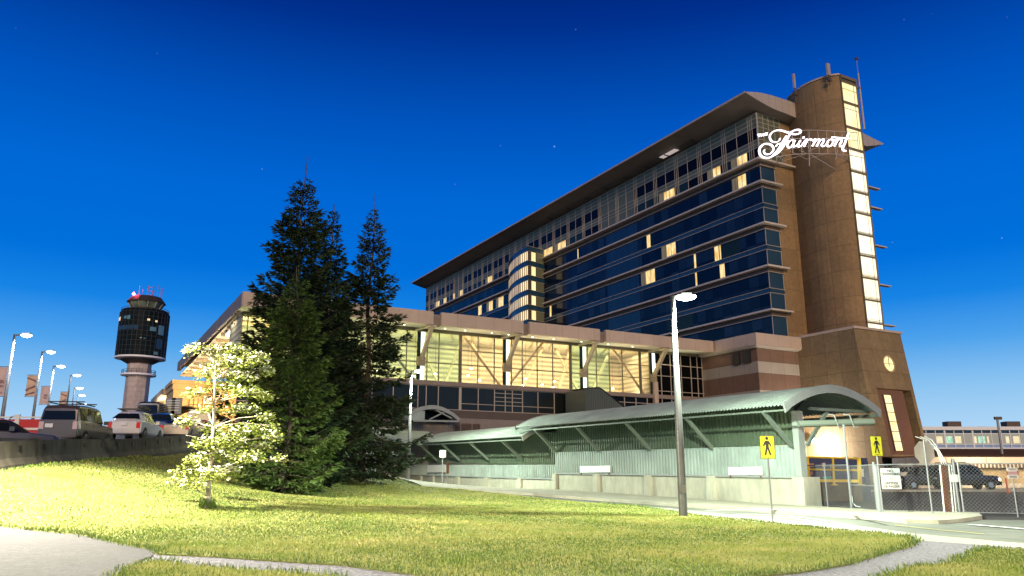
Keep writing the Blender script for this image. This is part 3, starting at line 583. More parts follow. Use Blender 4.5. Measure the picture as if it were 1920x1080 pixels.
# ================================================================== PODIUM AND BATTERED STONE BLOCK
mat('via_stone', (.40, .31, .20), .85, noise=(.5, .15), panel=(2.4, 2.6, .05, .5, .15))
pod = froot('striped_podium', 'banded pink and grey stone podium below the hotel corner', 'building', 45.3, 44.6, 0)
m = MB(); m.box(44.7, 52.2, 45.4, 60, 0, 18.2); m.build('inner_wall', MATS['stone_maroon'], pod)
for i, (z0, z1, mt) in enumerate([(16.44, 18.25, 'stone_maroon'), (14.91, 16.42, 'stone_light'), (12.65, 14.89, 'stone_maroon'), (11.62, 12.63, 'stone_light'), (0, 11.6, 'via_stone')]):
    q = MB(); q.box(44.6, 52.29, 45.3, 45.38, z0, z1); q.box(44.6, 44.69, 45.38, 56.2, z0, z1); q.build('stone_band', MATS[mt], pod)
m = MB(); m.prism([(43.8, 44.5), (52.25, 44.5), (52.25, 60), (43.8, 60)], 18.45, 20.05); m.build('parapet', MATS['panel_pink'], pod)
m = MB(); m.box(43.95, 52.2, 44.65, 60, 18.3, 18.44); m.box(44.3, 52.2, 45.0, 60, 18.18, 18.3); m.build('cornice', MATS['ledge_light'], pod)
q = MB(); (a0, z0) = PB(1396, 662, 44.6)
for a in (a0, a0 + 1.9): q.box(44.35, 44.6, a - 1.1, a, 16.3, 17.9)
q.build('vent', MATS['black'], pod)
blk = froot('stone_base_block', 'brown stone block with sloping front, round window and tall recess', 'building', 36.1, 52.3, 0)
def yb(z): return 36.1 - (20 - z) * .125
def bat(q, b0, b1, z0, z1, depth=1.6, mi=0):
    f0, f1 = yb(z0), yb(z1); q.add([(b0, f0, z0), (b1, f0, z0), (b1, 36.1 + depth, z0), (b0, 36.1 + depth, z0), (b0, f1, z1), (b1, f1, z1), (b1, 36.1 + depth, z1), (b0, 36.1 + depth, z1)],
          [(0, 3, 2, 1), (4, 5, 6, 7), (0, 1, 5, 4), (1, 2, 6, 5), (2, 3, 7, 6), (3, 0, 4, 7)], mi)
m = MB(); bat(m, 52.3, 54.2, 0, 12.4); bat(m, 60.9, 61.5, 0, 12.4); bat(m, 52.3, 61.5, 12.4, 20); m.box(52.3, 61.5, 37.7, 58, 0, 20); bat(m, 54.2, 60.9, 0, 4.2)
m.build('wall', MATS['stone_base'], blk)
m = MB(); m.add([(52.1, 35.9, 20), (61.7, 35.9, 20), (61.7, 58, 20), (52.1, 58, 20), (52.1, 35.9, 20.3), (61.7, 35.9, 20.3), (61.7, 58, 20.3), (52.1, 58, 20.3)], [(0, 3, 2, 1), (4, 5, 6, 7), (0, 1, 5, 4), (1, 2, 6, 5), (2, 3, 7, 6), (3, 0, 4, 7)]); m.build('coping', MATS['panel_pink'], blk)
m = MB()
def slab(q, b0, b1, z0, z1, d0, d1): q.add([(b, yb(z) + d, z) for z in (z0, z1) for b, d in ((b0, d0), (b1, d0), (b1, d1), (b0, d1))], [(0, 3, 2, 1), (4, 5, 6, 7), (0, 1, 5, 4), (1, 2, 6, 5), (2, 3, 7, 6), (3, 0, 4, 7)])
for i in range(25): slab(m, 54.22 + i * .22, 54.33 + i * .22, 4.2, 12.38, .30, .42)
slab(m, 54.2, 59.7, 4.2, 12.38, .42, 1.5); m.build('ribbed_recess', mat('rib_maroon', (.20, .10, .065), .7), blk)
m = MB(); slab(m, 55.5, 56.9, 4.7, 11.6, .2, .29); m.build('slot_window', stair, blk)
m = MB(); slab(m, 56.9, 57.08, 4.6, 11.7, .14, .3); slab(m, 55.38, 55.5, 4.6, 11.7, .14, .3)
for z in (5.8, 7.0, 8.2, 9.4, 10.5): slab(m, 55.5, 56.9, z, z + .08, .15, .19)
m.build('slot_frame', MATS['ledge_dark'], blk)
yw = yb(15.7); q = MB()
vs = []; 
for rr, dd in ((1.12, -.12), (1.12, .1), (.95, -.12)):
    for k_ in range(28):
        t = k_ / 28 * 2 * math.pi; z = 15.7 + rr * math.sin(t); vs.append((57.6 + rr * math.cos(t), yb(z) + dd, z))
q.add(vs, [(k_, (k_ + 1) % 28, 28 + (k_ + 1) % 28, 28 + k_) for k_ in range(28)] + [(k_, (k_ + 1) % 28, 56 + (k_ + 1) % 28, 56 + k_) for k_ in range(28)]); q.build('round_frame', mat('brass', (.45, .33, .14), .4), blk)
q = MB(); q.add([(57.6 + .95 * math.cos(k_ / 28 * 6.2832), yb(15.7 + .95 * math.sin(k_ / 28 * 6.2832)) - .06, 15.7 + .95 * math.sin(k_ / 28 * 6.2832)) for k_ in range(28)], [tuple(range(28))]); q.build('round_window', stair, blk)
q = MB(); q.box(57.57, 57.63, yw - .12, yw - .07, 14.8, 16.6); q.add([(56.66, yw - .1, 15.67), (58.54, yw - .1, 15.67), (58.54, yw - .1, 15.73), (56.66, yw - .1, 15.73)], [(0, 1, 2, 3)]); q.build('window_bar', MATS['ledge_dark'], blk)
# ================================================================== TERMINAL
term = froot('terminal_building', 'long airport terminal with glowing glass hall and pinkish roof fascia', 'terminal', 55.8, 8, 0)
FA, GA = 52.3, 55.8
SEG = [(-19.8, -9.9), (-9.0, 1.3), (2.3, 13.15), (14.0, 24.4), (25.35, 43.6)]
for i, (b0, b1) in enumerate(SEG):
    q = MB(); q.box(b0, b1, FA, FA + .5, 18.5, 20.02); q.build('fascia', MATS['panel_pink'], term)
q = MB()
for i in range(len(SEG) - 1): q.box(SEG[i][1] + .002, SEG[i + 1][0] - .002, FA + .55, FA + .9, 18.4, 19.65)
q.build('fascia_gap', MATS['panel_taupe'], term)
m = MB(); m.box(-19.7, 43.7, FA + .5, 75, 19.3, 19.8); m.build('roof', MATS['panel_taupe'], term)
for i, (b0, b1) in enumerate(SEG):                    # sloping soffit bays with down-lights
    q = MB(); q.add([(b0 + .1, FA + .1, 18.52), (b1 - .1, FA + .1, 18.52), (b1 - .1, GA, 18.62), (b0 + .1, GA, 18.62)], [(0, 1, 2, 3)]); q.build('soffit', MATS['soffit_pale'], term)
q = MB(); q.box(-19, 43.7, GA - .25, GA + .2, 18.25, 18.6); q.build('head_beam', MATS['mullion_dark'], term)
COLB = [-21.3, -10.0, 1.31, 12.68, 24.06, 35.5]
for b in COLB[1:]:
    q = MB(); q.beam((b, GA - .1, 14.9), (b, FA + .35, 18.45), .45, .4, up=(1, 0, 0)); q.box(b - .55, b + .55, FA + .3, FA + 1.0, 18.2, 18.5); q.beam((b - .9, GA, 18.3), (b - .0, FA + .6, 18.45), .18, .2); q.build('brace', mat('brace_paint', (.46, .40, .27), .5), term)
    q = MB(); q.box(b - .55, b + .45, GA - .35, GA + .1, 14.2, 15.2); q.build('bracket', mat('bracket_paint', (.23, .19, .12), .6), term)
    q = MB(); q.box(b - .1, b + .4, GA - .12, GA + .0, 12.55, 14.15); q.box(b - .1, b + .4, GA - .12, GA + .0, 15.25, 18.2); q.build('light_slot', mat('slot_glow', (.8, .85, .8), emis=(.9, 1, .86, 1.3)), term)
    q = MB(); q.box(b - .55, b - .12, GA - .12, GA + .0, 12.55, 14.15); q.box(b - .55, b - .12, GA - .12, GA + .0, 15.25, 18.2); q.build('side_glass', MATS['glass_dim'], term)
MULV = [-18.5, -16, -13.5, -11.9, -9.2, -7.2, -4.9, -2.7, -.54, 2.04, 3.54, 6.33, 8.7, 10.93, 13.35, 14.89, 17.04, 19.34, 22.04, 24.7, 26.11, 28.2, 30.3, 33.3, 34.9]
gg = glass_mat('hall_glass_green', (.80, .87, .72), .05); gp = glass_mat('hall_glass_peach', (1, .92, .80), .04)
for b0, b1, g_m in ((-19, 6.32, gg), (6.33, 22.03, gp), (22.04, 28.19, gg), (28.2, 35.2, gp)): q = MB(); q.box(b0, b1, GA, GA + .03, 12.5, 18.25); q.build('hall_glass', g_m, term)
q = MB()
for b in MULV: wd = .2 if b in (6.33, 22.04, 33.3) else .055; q.box(b - wd, b + wd, GA - .12, GA - .003, 12.5, 18.25)
for z in (14.63, 16.38): q.box(-19, 35.2, GA - .09, GA - .004, z - .05, z + .05)
q.build('hall_mullion', MATS['mullion_dark'], term)
q = MB(); q.box(-19, 44.6, GA - .3, GA + .05, 11.98, 12.5); q.build('sill_band', MATS['panel_taupe'], term)
q = MB(); q.box(-19, 26.0, GA, GA + .05, 9.2, 11.97); q.build('dark_window', MATS['dark_panel'], term)
q = MB(); LM = [-17, -14.5, -12, -9.5, -7, -4.5, -2, 1.03, 2.05, 3.58, 6.4, 8.79, 10.99, 12.48, 13.47, 14.9, 17.11, 19.51, 22.07, 23.62]
for b in LM: wd = .16 if b == 6.4 else .05; q.box(b - wd, b + wd, GA - .1, GA - .003, 9.2, 11.97)
for z in (9.2, 11.9): q.box(-19, 26, GA - .09, GA - .004, z, z + .08)
q.box(6.4, 19.5, GA - .085, GA - .004, 9.98, 10.05)
for z in (10.45, 10.95, 11.45): q.box(10.99, 14.9, GA - .085, GA - .004, z, z + .07)
q.build('dark_window_frame', MATS['mullion'], term)
q = MB(); q.box(-19, 44.6, GA - .05, GA + .05, 8.3, 9.19); q.build('plain_band', mat('brown_band', (.085, .065, .055), .7, noise=(.5, .2)), term)
q = MB(); b = -19
while b < 44.6: q.box(b, b + .14, GA - .1, GA - .02, 0, 8.29); b += .30
q.box(-19, 44.6, GA - .02, GA + .05, 0, 8.29); q.build('ribbed_wall', MATS['corr_brown'], term)
q = MB()
for z in np.arange(6.55, 7.65, .16): q.box(5.6, 9.0, GA - .22, GA - .1, z, z + .07)
q.box(5.55, 9.05, GA - .11, GA - .1, 6.5, 7.7); 
q.build('louvre', MATS['ledge_dark'], term)
for b in (5.55, 6.4, 7.9, 9.0): q = MB(); q.box(b, b + .09, GA - .26, GA - .12, 6.5, 7.7); q.build('louvre_frame', MATS['corr_brown'], term)
# unlit glazed corner next to the striped podium
q = MB(); q.box(36.0, 44.55, GA, GA + .06, 12.5, 18.24); q.box(26, 44.55, GA, GA + .06, 9.2, 11.97); q.build('corner_glass', MATS['glass_black'], term)
q = MB()
for b in (36.9, 38.6, 40.5, 42.3, 43.5, 44.4): q.box(b - .05, b + .05, GA - .1, GA - .003, 9.2, 18.2)
for z in (15.1, 16.7, 13.0): q.box(36, 44.6, GA - .09, GA - .003, z, z + .09)
for b in (30.5, 32.4, 34.3): q.box(b - .05, b + .05, GA - .1, GA - .003, 9.2, 11.97)
for z in (10.4, 11.2): q.box(29, 44.6, GA - .09, GA - .003, z, z + .08)
q.build('corner_frame', MATS['mullion'], term)
q = MB(); q.box(35.3, 35.95, GA - .5, GA + .1, 0, 14.2); q.build('corner_pier', MATS['panel_pink'], term)
# the hall behind the glass
hall_wall = mat('hall_wall', (.62, .58, .40), .8, noise=(.35, .4), wave=('Z', .62, .42)); hall_beam = mat('hall_beam', (.40, .35, .22), .6)
q = MB(); q.box(-19, 35.3, 63.2, 63.4, 12, 19.2); q.build('hall_back_wall', hall_wall, term)
q = MB(); q.box(-19, 35.3, GA + .1, 63.2, 12.3, 12.45); q.build('hall_floor', mat('hall_floor', (.25, .22, .17), .4), term)
q = MB(); q.box(-19, 35.3, GA + .1, 63.2, 18.7, 18.8); q.build('hall_ceiling', mat('hall_ceiling', (.66, .62, .46), .7, wave=('Y', .7, .7)), term)
for b in (35.2, -19.1): q = MB(); q.box(b, b + .12, GA + .1, 63.2, 12.3, 18.8); q.build('hall_end_wall', hall_wall, term)
for b0, b1 in [(6.9, 12.3), (18.6, 13.3), (29.4, 34.6), (-4.4, .9), (-5.4, -9.8)]:   # big raking struts meeting at the columns
    q = MB(); q.tube((b0, 56.7, 18.6), (b1, 56.7, 12.5), .17, n=10); q.build('strut', hall_beam, term)
for b0, b1 in [(3, 6), (9, 6.5), (10, 15), (21, 17.5), (23, 27), (32, 28.5), (-8, -3), (25.5, 23.2)]:
    q = MB(); q.beam((b0, 61, 18.6), (b1, 61, 12.5), .35, .3); q.build('strut', hall_beam, term)
q = MB()
for b in np.arange(-18, 35, 2.9): q.beam((b, 56.2, 18.5), (b + 3.4, 62.8, 18.5), .14, .22)
q.build('ceiling_beam', hall_beam, term)
dl = mat('down_light', (1, 1, .9), emis=(1, .93, .68, 14))
for b, a, z in [(4.5, 59, 13.7), (1.8, 59, 13.2), (9.2, 58.6, 14.6), (9.4, 60, 13.9), (10.3, 58.5, 13.2), (17.5, 59.5, 13.9), (17.6, 60.5, 13.2), (19.6, 58.8, 13.2), (22.2, 60, 13.9), (22.3, 60.5, 13.2), (-3, 59, 13.6), (31, 59, 13.3)]:
    t = froot('pendant_light', 'small glowing pendant light hanging inside the glass hall', 'light', a, b, z, 'pendant lights in the terminal hall')
    q = MB(); q.lathe([(.16, z), (.16, z + .1), (.06, z + .2)], b, a, 10); q.build('lens', dl, t); q = MB(); q.tube((b, a, z + .2), (b, a, 18.7), .015, n=4); q.build('cord', MATS['black'], t)
for b in (-16, -10, -3, 4, 11, 18, 25, 32): 
    x, y = XY(59.4, b); lamp('AREA', (x, y, 18.3), 540, (1, .90, .67), direction=(0, 0, -1), sx_=9, sy_=3.5, name='hall_light')
    x, y = XY(58.3, b); lamp('AREA', (x, y, 12.8), 540, (1, .93, .72), direction=(D1[0] * .5, D1[1] * .5, .8), sx_=9, sy_=1, name='hall_uplight')
sp = mat('soffit_lens', (1, 1, .9), emis=(1, .95, .75, 2.5))
for b in (-6, -1.5, 3.6, 6.2, 9.8, 12.1, 15.5, 18.6, 22.8, 27.0, 31.0, 38.5):
    q = MB(); q.lathe([(.11, 18.49), (.11, 18.6)], b, 54.2, 10); fthing(q, 'soffit_light', sp, 54.2, b, 18.49, 'small round down-light recessed in the terminal soffit', 'light', 'down-lights in the terminal soffit')
for b in (-4, 7, 18, 29, 39): x, y = XY(53.8, b); lamp('AREA', (x, y, 16.2), 130, (1, .92, .62), direction=(0, 0, 1), sx_=8, sy_=1.2, name='soffit_wash')
# stair shed in front of the terminal
sh = froot('stair_shed', 'dark ribbed metal shed with sloping roof under the glass hall', 'shed', 50, 21, 0)
q = MB(); q.extr([(20.4, 0), (30, 0), (30, 9.3), (26.5, 9.7), (22.6, 12.1), (20.4, 11.9)], 1, 50.05, 54.5); q.build('wall', MATS['corr_dark'], sh)
q = MB(); b = 20.5
while b < 29.8:
    zt = 12.1 if b < 22.6 else 12.1 - (b - 22.6) * .615 if b < 26.5 else 9.6; q.box(b, b + .11, 49.98, 50.05, 0, zt - .05); b += .27
q.build('wall_ribs', MATS['corr_dark'], sh)
q = MB(); q.add([(22.5, 49.9, 12.25), (26.6, 49.9, 9.8), (30.1, 49.9, 9.4), (30.1, 54.6, 9.4), (26.6, 54.6, 9.8), (22.5, 54.6, 12.25), (20.3, 49.9, 12.05), (20.3, 54.6, 12.05)], [(0, 1, 4, 5), (1, 2, 3, 4), (6, 0, 5, 7)]); q.build('roof', MATS['panel_taupe'], sh)
q = MB()
for i in range(5): q.beam((25.2 + i * .8, 50.2, 10.75 - i * .42), (26.0 + i * .8, 54, 10.4 - i * .4), .08, .06)
q.build('roof_glazing_bar', MATS['mullion'], sh)
# ================================================================== COVERED WALKWAY
def wz(a): return min(.021 * a, .5 + .006 * (a - 24)) if a > 0 else 0
wk = froot('covered_walkway', 'pale green ribbed walkway wall with curved metal roof beside the road', 'walkway', 0, 0, 0)
def ct(a): return 1.43 + .0125 * a if a < 24 else 1.3 + .012 * (a - 24)
for a0, a1 in ((.35, 24), (24.02, 62)):               # low concrete wall
    q = MB(); za, zb = wz(a0), wz(a1)
    q.add([(0, a0, za - .3), (.3, a0, za - .3), (.3, a1, zb - .3), (0, a1, zb - .3), (0, a0, ct(a0 + .01)), (.3, a0, ct(a0 + .01)), (.3, a1, ct(a1 - .01)), (0, a1, ct(a1 - .01))], [(0, 1, 2, 3), (7, 6, 5, 4), (4, 5, 1, 0), (5, 6, 2, 1), (6, 7, 3, 2), (7, 4, 0, 3)]); q.build('concrete_wall', MATS['wall_conc'], wk)
for a in (6.55, 12.47, 18.31, 23.95, 29.5, 35.74, 41.93, 48.1, 51.5):
    q = MB(); t_ = ct(a - .1) + .06; q.add([(-.28, a - .3, wz(a) - .2), (.02, a - .3, wz(a) - .2), (.02, a + .3, wz(a) - .2), (-.28, a + .3, wz(a) - .2), (-.22, a - .3, t_), (.02, a - .3, t_), (.02, a + .3, t_), (-.22, a + .3, t_)],
        [(0, 3, 2, 1), (4, 5, 6, 7), (0, 1, 5, 4), (1, 2, 6, 5), (2, 3, 7, 6), (3, 0, 4, 7)]); q.build('pilaster', MATS['wall_conc'], wk)
q = MB(); q.box(-.12, 1.1, -.25, .5, -.2, 1.52); q.build('end_pier', MATS['wall_conc'], wk)
def ribs(a0, a1, zb0, zb1, zt0, zt1, name, mt, off=0, per=.29, dp=.09):
    q = MB(); a = a0; f = lambda a, z0, z1: z0 + (z1 - z0) * (a - a0) / (a1 - a0)
    pts = []
    while a < a1: pts += [(off + dp, a), (off + dp, a + per * .42), (off, a + per * .52), (off, a + per * .9)]; a += per
    pts.append((off + dp, a1)); vs = [(b, a, f(a, zb0, zb1)) for b, a in pts] + [(b, a, f(a, zt0, zt1)) for b, a in pts]; n = len(pts)
    q.add(vs, [(i, n + i, n + i + 1, i + 1) for i in range(n - 1)]); return q.build(name, MATS[mt], wk)
ribs(.3, 24, 1.55, 1.85, 3.14, 3.4, 'lower_cladding', 'corr_green'); ribs(.3, 24, 3.16, 3.42, 5.6, 5.9, 'upper_cladding', 'corr_eave_shade', .13, .29)  # upper strip coloured darker in place of the eave's shadow
ribs(24.02, 62, 1.42, 1.8, 2.46, 2.95, 'lower_cladding', 'corr_green'); ribs(24.02, 50, 2.48, 2.97, 5.0, 5.3, 'upper_cladding', 'corr_eave_shade', .13); ribs(50, 62, 2.8, 2.97, 5.2, 5.4, 'upper_cladding', 'corr_brown', .13)
for a0, a1, zo in ((.3, 23.95, 0), (24.05, 62, 0)):
    q = MB(); q.beam((-.02, a0, ct(a0 + .01) + .07), (-.02, a1, ct(a1 - .01) + .07), .16, .10); q.build('wall_coping', MATS['frame_grey'], wk)
q = MB(); q.box(-.02, .42, -.10, .28, 1.53, 4.9); q.build('corner_post', MATS['frame_grey'], wk)
q = MB(); q.box(.2, .26, .3, 62, .5, 2.4); q.build('wall_core', MATS['corr_dark'], wk)
def vprof(z0, n=14, b0=-2.0, b1=5.4, rise=1.33):
    o = []
    for i in range(n + 1):
        t = i / n; b = b0 + (b1 - b0) * t; h = math.sin(math.pi * (t * .94 + .03)) ** .85; o.append((b, z0 + rise * h - .12))
    return o
def vault(a0, a1, z0, z1, nm='vault_roof'):
    q = MB(); per = .24; n = int((a1 - a0) / per); rows = []
    for i in range(n):
        for fr_, dz in ((0, 0), (.40, 0), (.5, .06), (.9, .06)):
            a = a0 + (i + fr_) * per; z = z0 + (z1 - z0) * (a - a0) / (a1 - a0); rows.append([(b, a, zz + dz) for b, zz in vprof(z)])
    k = len(rows[0]); q.add([p for r in rows for p in r], [(i * k + j, i * k + j + 1, (i + 1) * k + j + 1, (i + 1) * k + j) for i in range(len(rows) - 1) for j in range(k - 1)]); q.build(nm, MATS['vault'], wk)
    q = MB()                                           # flat arch at both ends, gutter along the eave
    for ae, th in ((a0 - .12, .12), (a1, .1)):
        z = z0 if ae < a1 else z1; pr = vprof(z); d = .34 if ae < a1 else .2
        lo = [(b + (.0 if 0 < i < 14 else (.1 if i == 0 else -.1)), zz - d) for i, (b, zz) in enumerate(pr)]; up_ = [(b, zz + .09) for b, zz in pr]
        n = len(pr); vs = [(b, ae, zz) for b, zz in up_] + [(b, ae, zz) for b, zz in lo] + [(b, ae + th, zz) for b, zz in up_] + [(b, ae + th, zz) for b, zz in lo]
        fs = []
        for i in range(n - 1): fs += [(i, n + i, n + i + 1, i + 1), (2 * n + i, 2 * n + i + 1, 3 * n + i + 1, 3 * n + i), (n + i, 3 * n + i, 3 * n + i + 1, n + i + 1), (i, i + 1, 2 * n + i + 1, 2 * n + i)]
        fs += [(0, 2 * n, 3 * n, n), (n - 1, 2 * n - 1, 4 * n - 1, 3 * n - 1)]; q = MB(); q.add(vs, fs); q.build('end_arch', MATS['frame_grey'], wk)
    q = MB(); q.beam((-1.93, a0, z0 - .16), (-1.93, a1, z1 - .16), .08, .09); q.beam((5.3, a0, z0 - .16), (5.3, a1, z1 - .16), .12, .16); q.build('eave_beam', MATS['brace_grey'], wk)
vault(-1.0, 27, 4.95, 5.30); vault(25.9, 47.5, 4.58, 4.88)
for i, a in enumerate((.4, 6.4, 12.25, 18.1, 23.9, 29.4, 35.6, 41.8, 47.3)):
    zt = 4.80 + .0125 * a if a < 25 else 4.42 + .0138 * (a - 25); zb = 3.05 + .016 * a if a < 25 else 2.93 + .01 * (a - 25)
    q = MB(); q.beam((.0, a, zb), (-1.9, a, zt), .16, .2); q.build('roof_brace', MATS['brace_grey'], wk)
q = MB(); z = 4.9                                      # framing of the open end
q.beam((.5, -.5, 5.0), (5.2, -.5, 5.0), .14, .16); q.beam((.2, -.4, 3.1), (2.0, -.4, 5.0), .14, .18); q.beam((.4, -.5, 5.55), (5.3, 5.5, 5.0), .1, .14); 
q.build('end_frame', MATS['brace_grey'], wk)
q = MB(); q.extr([(5.15, 0), (5.25, 0), (5.25, 4.8), (5.15, 4.8)], 1, 8, 46); q.build('back_wall', MATS['corr_green'], wk)
# side branch of the roof, crossing toward the left
brn = froot('branch_canopy', 'second curved metal canopy branching off behind the firs with arched end', 'canopy', 49, -2, 0)
q = MB(); rows = []
for i in range(64):
    b = -9.5 + i * .25 * .6
    for dz in (0, .06):
        rows.append([(b + (.09 if dz else 0), 46.9 + (aa), 4.84 + hh + dz + max(0, (-2 - b)) * .08) for aa, hh in [(-.1, -.15), (.6, .42), (1.6, .95), (2.9, 1.35), (4.3, 1.5), (6, 1.45)]])
rows = rows[:128]; k = len(rows[0]); q.add([p for r in rows for p in r], [(i * k + j, (i + 1) * k + j, (i + 1) * k + j + 1, i * k + j + 1) for i in range(len(rows) - 1) for j in range(k - 1)]); q.build('vault_roof', MATS['vault'], brn)
q = MB(); (b0, z0), (b1, z1) = PA(774, 786, 53.2), PA(862, 782, 53.2); zb = PA(820, 787, 53.2)[1]; zt = PA(815, 760, 53.2)[1]; n = 18; R1 = []; 
for i in range(n + 1):
    t = i / n; R1.append((b0 - .6 + (b1 - b0 + .6) * t, zb + (zt - zb) * math.sin(math.pi * (t * .9 + .08)) ** .8))
vs = [(b, 53.0, z) for b, z in R1] + [(b, 53.0, z - .45) for b, z in R1] + [(b, 54.8, z) for b, z in R1] + [(b, 54.8, z - .45) for b, z in R1]; m_ = n + 1
q.add(vs, [f for i in range(n) for f in ((i, m_ + i, m_ + i + 1, i + 1), (i, i + 1, 2 * m_ + i + 1, 2 * m_ + i), (m_ + i, 3 * m_ + i, 3 * m_ + i + 1, m_ + i + 1))] + [(m_ - 1, 2 * m_ - 1, 4 * m_ - 1, 3 * m_ - 1)]); q.build('end_arch', MATS['frame_grey'], brn)
q = MB(); q.beam((b0, 53.1, zb - .2), (b1, 53.1, zb - .1), .2, .2); q.beam((b0 + 2, 53.2, zb), (b0 + 4.2, 53.2, zt - .5), .12, .14); q.beam((b1 - 1, 53.2, zb + .2), (b1 - 3, 53.2, zt - .5), .12, .14); q.build('truss', MATS['frame_grey'], brn)
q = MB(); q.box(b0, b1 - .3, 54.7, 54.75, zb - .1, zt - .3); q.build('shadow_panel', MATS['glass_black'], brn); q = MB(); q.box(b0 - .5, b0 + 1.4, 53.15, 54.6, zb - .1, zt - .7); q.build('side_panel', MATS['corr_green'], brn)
q = MB(); q.box(-9, -6, 49, 49.3, 1.0, 5.4); q.box(-9.2, -8.8, 50, 54, 0, 5.2); q.build('side_wall', MATS['corr_green'], brn)
# blank boards on the wall, far traffic signs
for a0, a1, z0, z1, lb in ((2.5, 5.05, 1.62, 2.06, 'blank white board on the walkway wall near the walking sign'), (16.6, 20.4, 1.84, 2.3, 'blank pale board on the walkway wall left of the big lamp post'), (44.9, 49.5, 2.0, 2.75, 'blank white board at the far left end of the walkway wall')):
    q = MB(); q.box(-.16, -.11, a0, a1, z0, z1); t = fthing(q, 'blank_board', MATS['sign_white'], a0, -.13, z0, lb, 'sign', 'blank boards on the walkway wall'); 
    q = MB(); q.box(-.17, -.105, a0 + .1, a0 + .16, z0 - .15, z0); q.box(-.17, -.105, a1 - .16, a1 - .1, z0 - .15, z0); q.build('bracket', MATS['ledge_dark'], t, off=(-.13, a0, z0))
# ================================================================== STREET LAMPS
def street_lamp(x, y, z, h, dirv, label, lens, group=None, r0=.12, arm=.55, power=0, color=(1, 1, 1), spot=165, rad=.2, cat='street lamp', head=.42, aim=(0, 0, -1)):
    t = root('street_lamp', label, cat, (x, y, z), 0, group); d = Vector((dirv[0], dirv[1], 0)).normalized()
    q = MB(); q.lathe([(r0 * 1.0, -.3), (r0, 0), (r0 * .95, h * .3), (r0 * .55, h)], n=14); q.build('pole', MATS['lamp_pole'], t, True, off=(0, 0, 0))
    q = MB(); q.box(-r0 * .7, r0 * .7, -r0 - .05, -r0 + .02, .9, 1.2); q.build('hatch', MATS['lamp_pole'], t, off=(0, 0, 0)); q = MB(); q.lathe([(r0 * 1.9, -.05), (r0 * 1.9, .04)], n=12); q.build('base_plate', MATS['lamp_pole'], t, off=(0, 0, 0))
    q = MB(); q.beam((0, 0, h - .06), tuple(d * arm) + ((0,)[0:0]) if False else (d.x * arm, d.y * arm, h + .02), .09, .09); q.build('arm', MATS['lamp_pole'], t, off=(0, 0, 0))
    c = d * (arm + head * .5); q = MB(); p0 = d * arm; p1 = d * (arm + head); q.beam((p0.x, p0.y, h + .04), (p1.x, p1.y, h + .07), head * .62, .13); q.build('head', MATS['lamp_pole'], t, off=(0, 0, 0))
    q = MB(); q.lathe([(rad * .3, h - .17), (rad * .8, h - .11), (rad, h - .03)], c.x, c.y, 14); q.build('lens', MATS[lens], t, True, off=(0, 0, 0))
    if power: lamp('SPOT', (c.x, c.y, h - .3), power, color, .15, spot, direction=aim, parent=t, blend=.35)
    return t
x, y, z = PY(1281.5, 970, 31.5); zt = PY(1265, 559, 31.5)[2]
COOLG = (.88, 1, .78); WARMW = (1, .95, .72)
street_lamp(x, y, H(x, y), zt - H(x, y) + .1, (1, .1), 'tall lamp post at the lawn edge before the green walkway', 'lens_green', r0=.17, arm=.35, power=24000, color=COOLG, rad=.44, spot=172)
x, y, z = PY(765, 905, 62); zt = PY(766, 695, 62)[2]
street_lamp(x, y, H(x, y), zt - H(x, y), (1, 0), 'lamp post half hidden by the right-hand fir', 'lens_green', r0=.14, arm=.4, power=17000, color=COOLG, rad=.36)
LP = [(27.8, 627, 50), (79.5, 659, 69), (101, 686, 81), (133, 703, 98), (140, 727, 118), (146, 741, 140), (151, 757, 172)]
LBL = ['nearest lamp post on the ramp, its pale pink banner cut by the picture edge', 'second lamp post on the ramp with a striped orange banner', 'third lamp post on the ramp with a pale pink banner', 'fourth lamp post on the ramp with a peach banner', 'fifth lamp post on the ramp, above the silver SUV roof', 'sixth lamp post along the ramp, small and far', 'farthest tiny lamp post above the SUV roof']
mat('banner_pink', (.62, .47, .45), .7, noise=(1.2, .25, (1, 1, .6))); mat('banner_peach', (.70, .50, .36), .7, noise=(1.5, .3)); mat('banner_ink', (.24, .10, .12), .7); mat('banner_gold', (.62, .48, .14), .7)
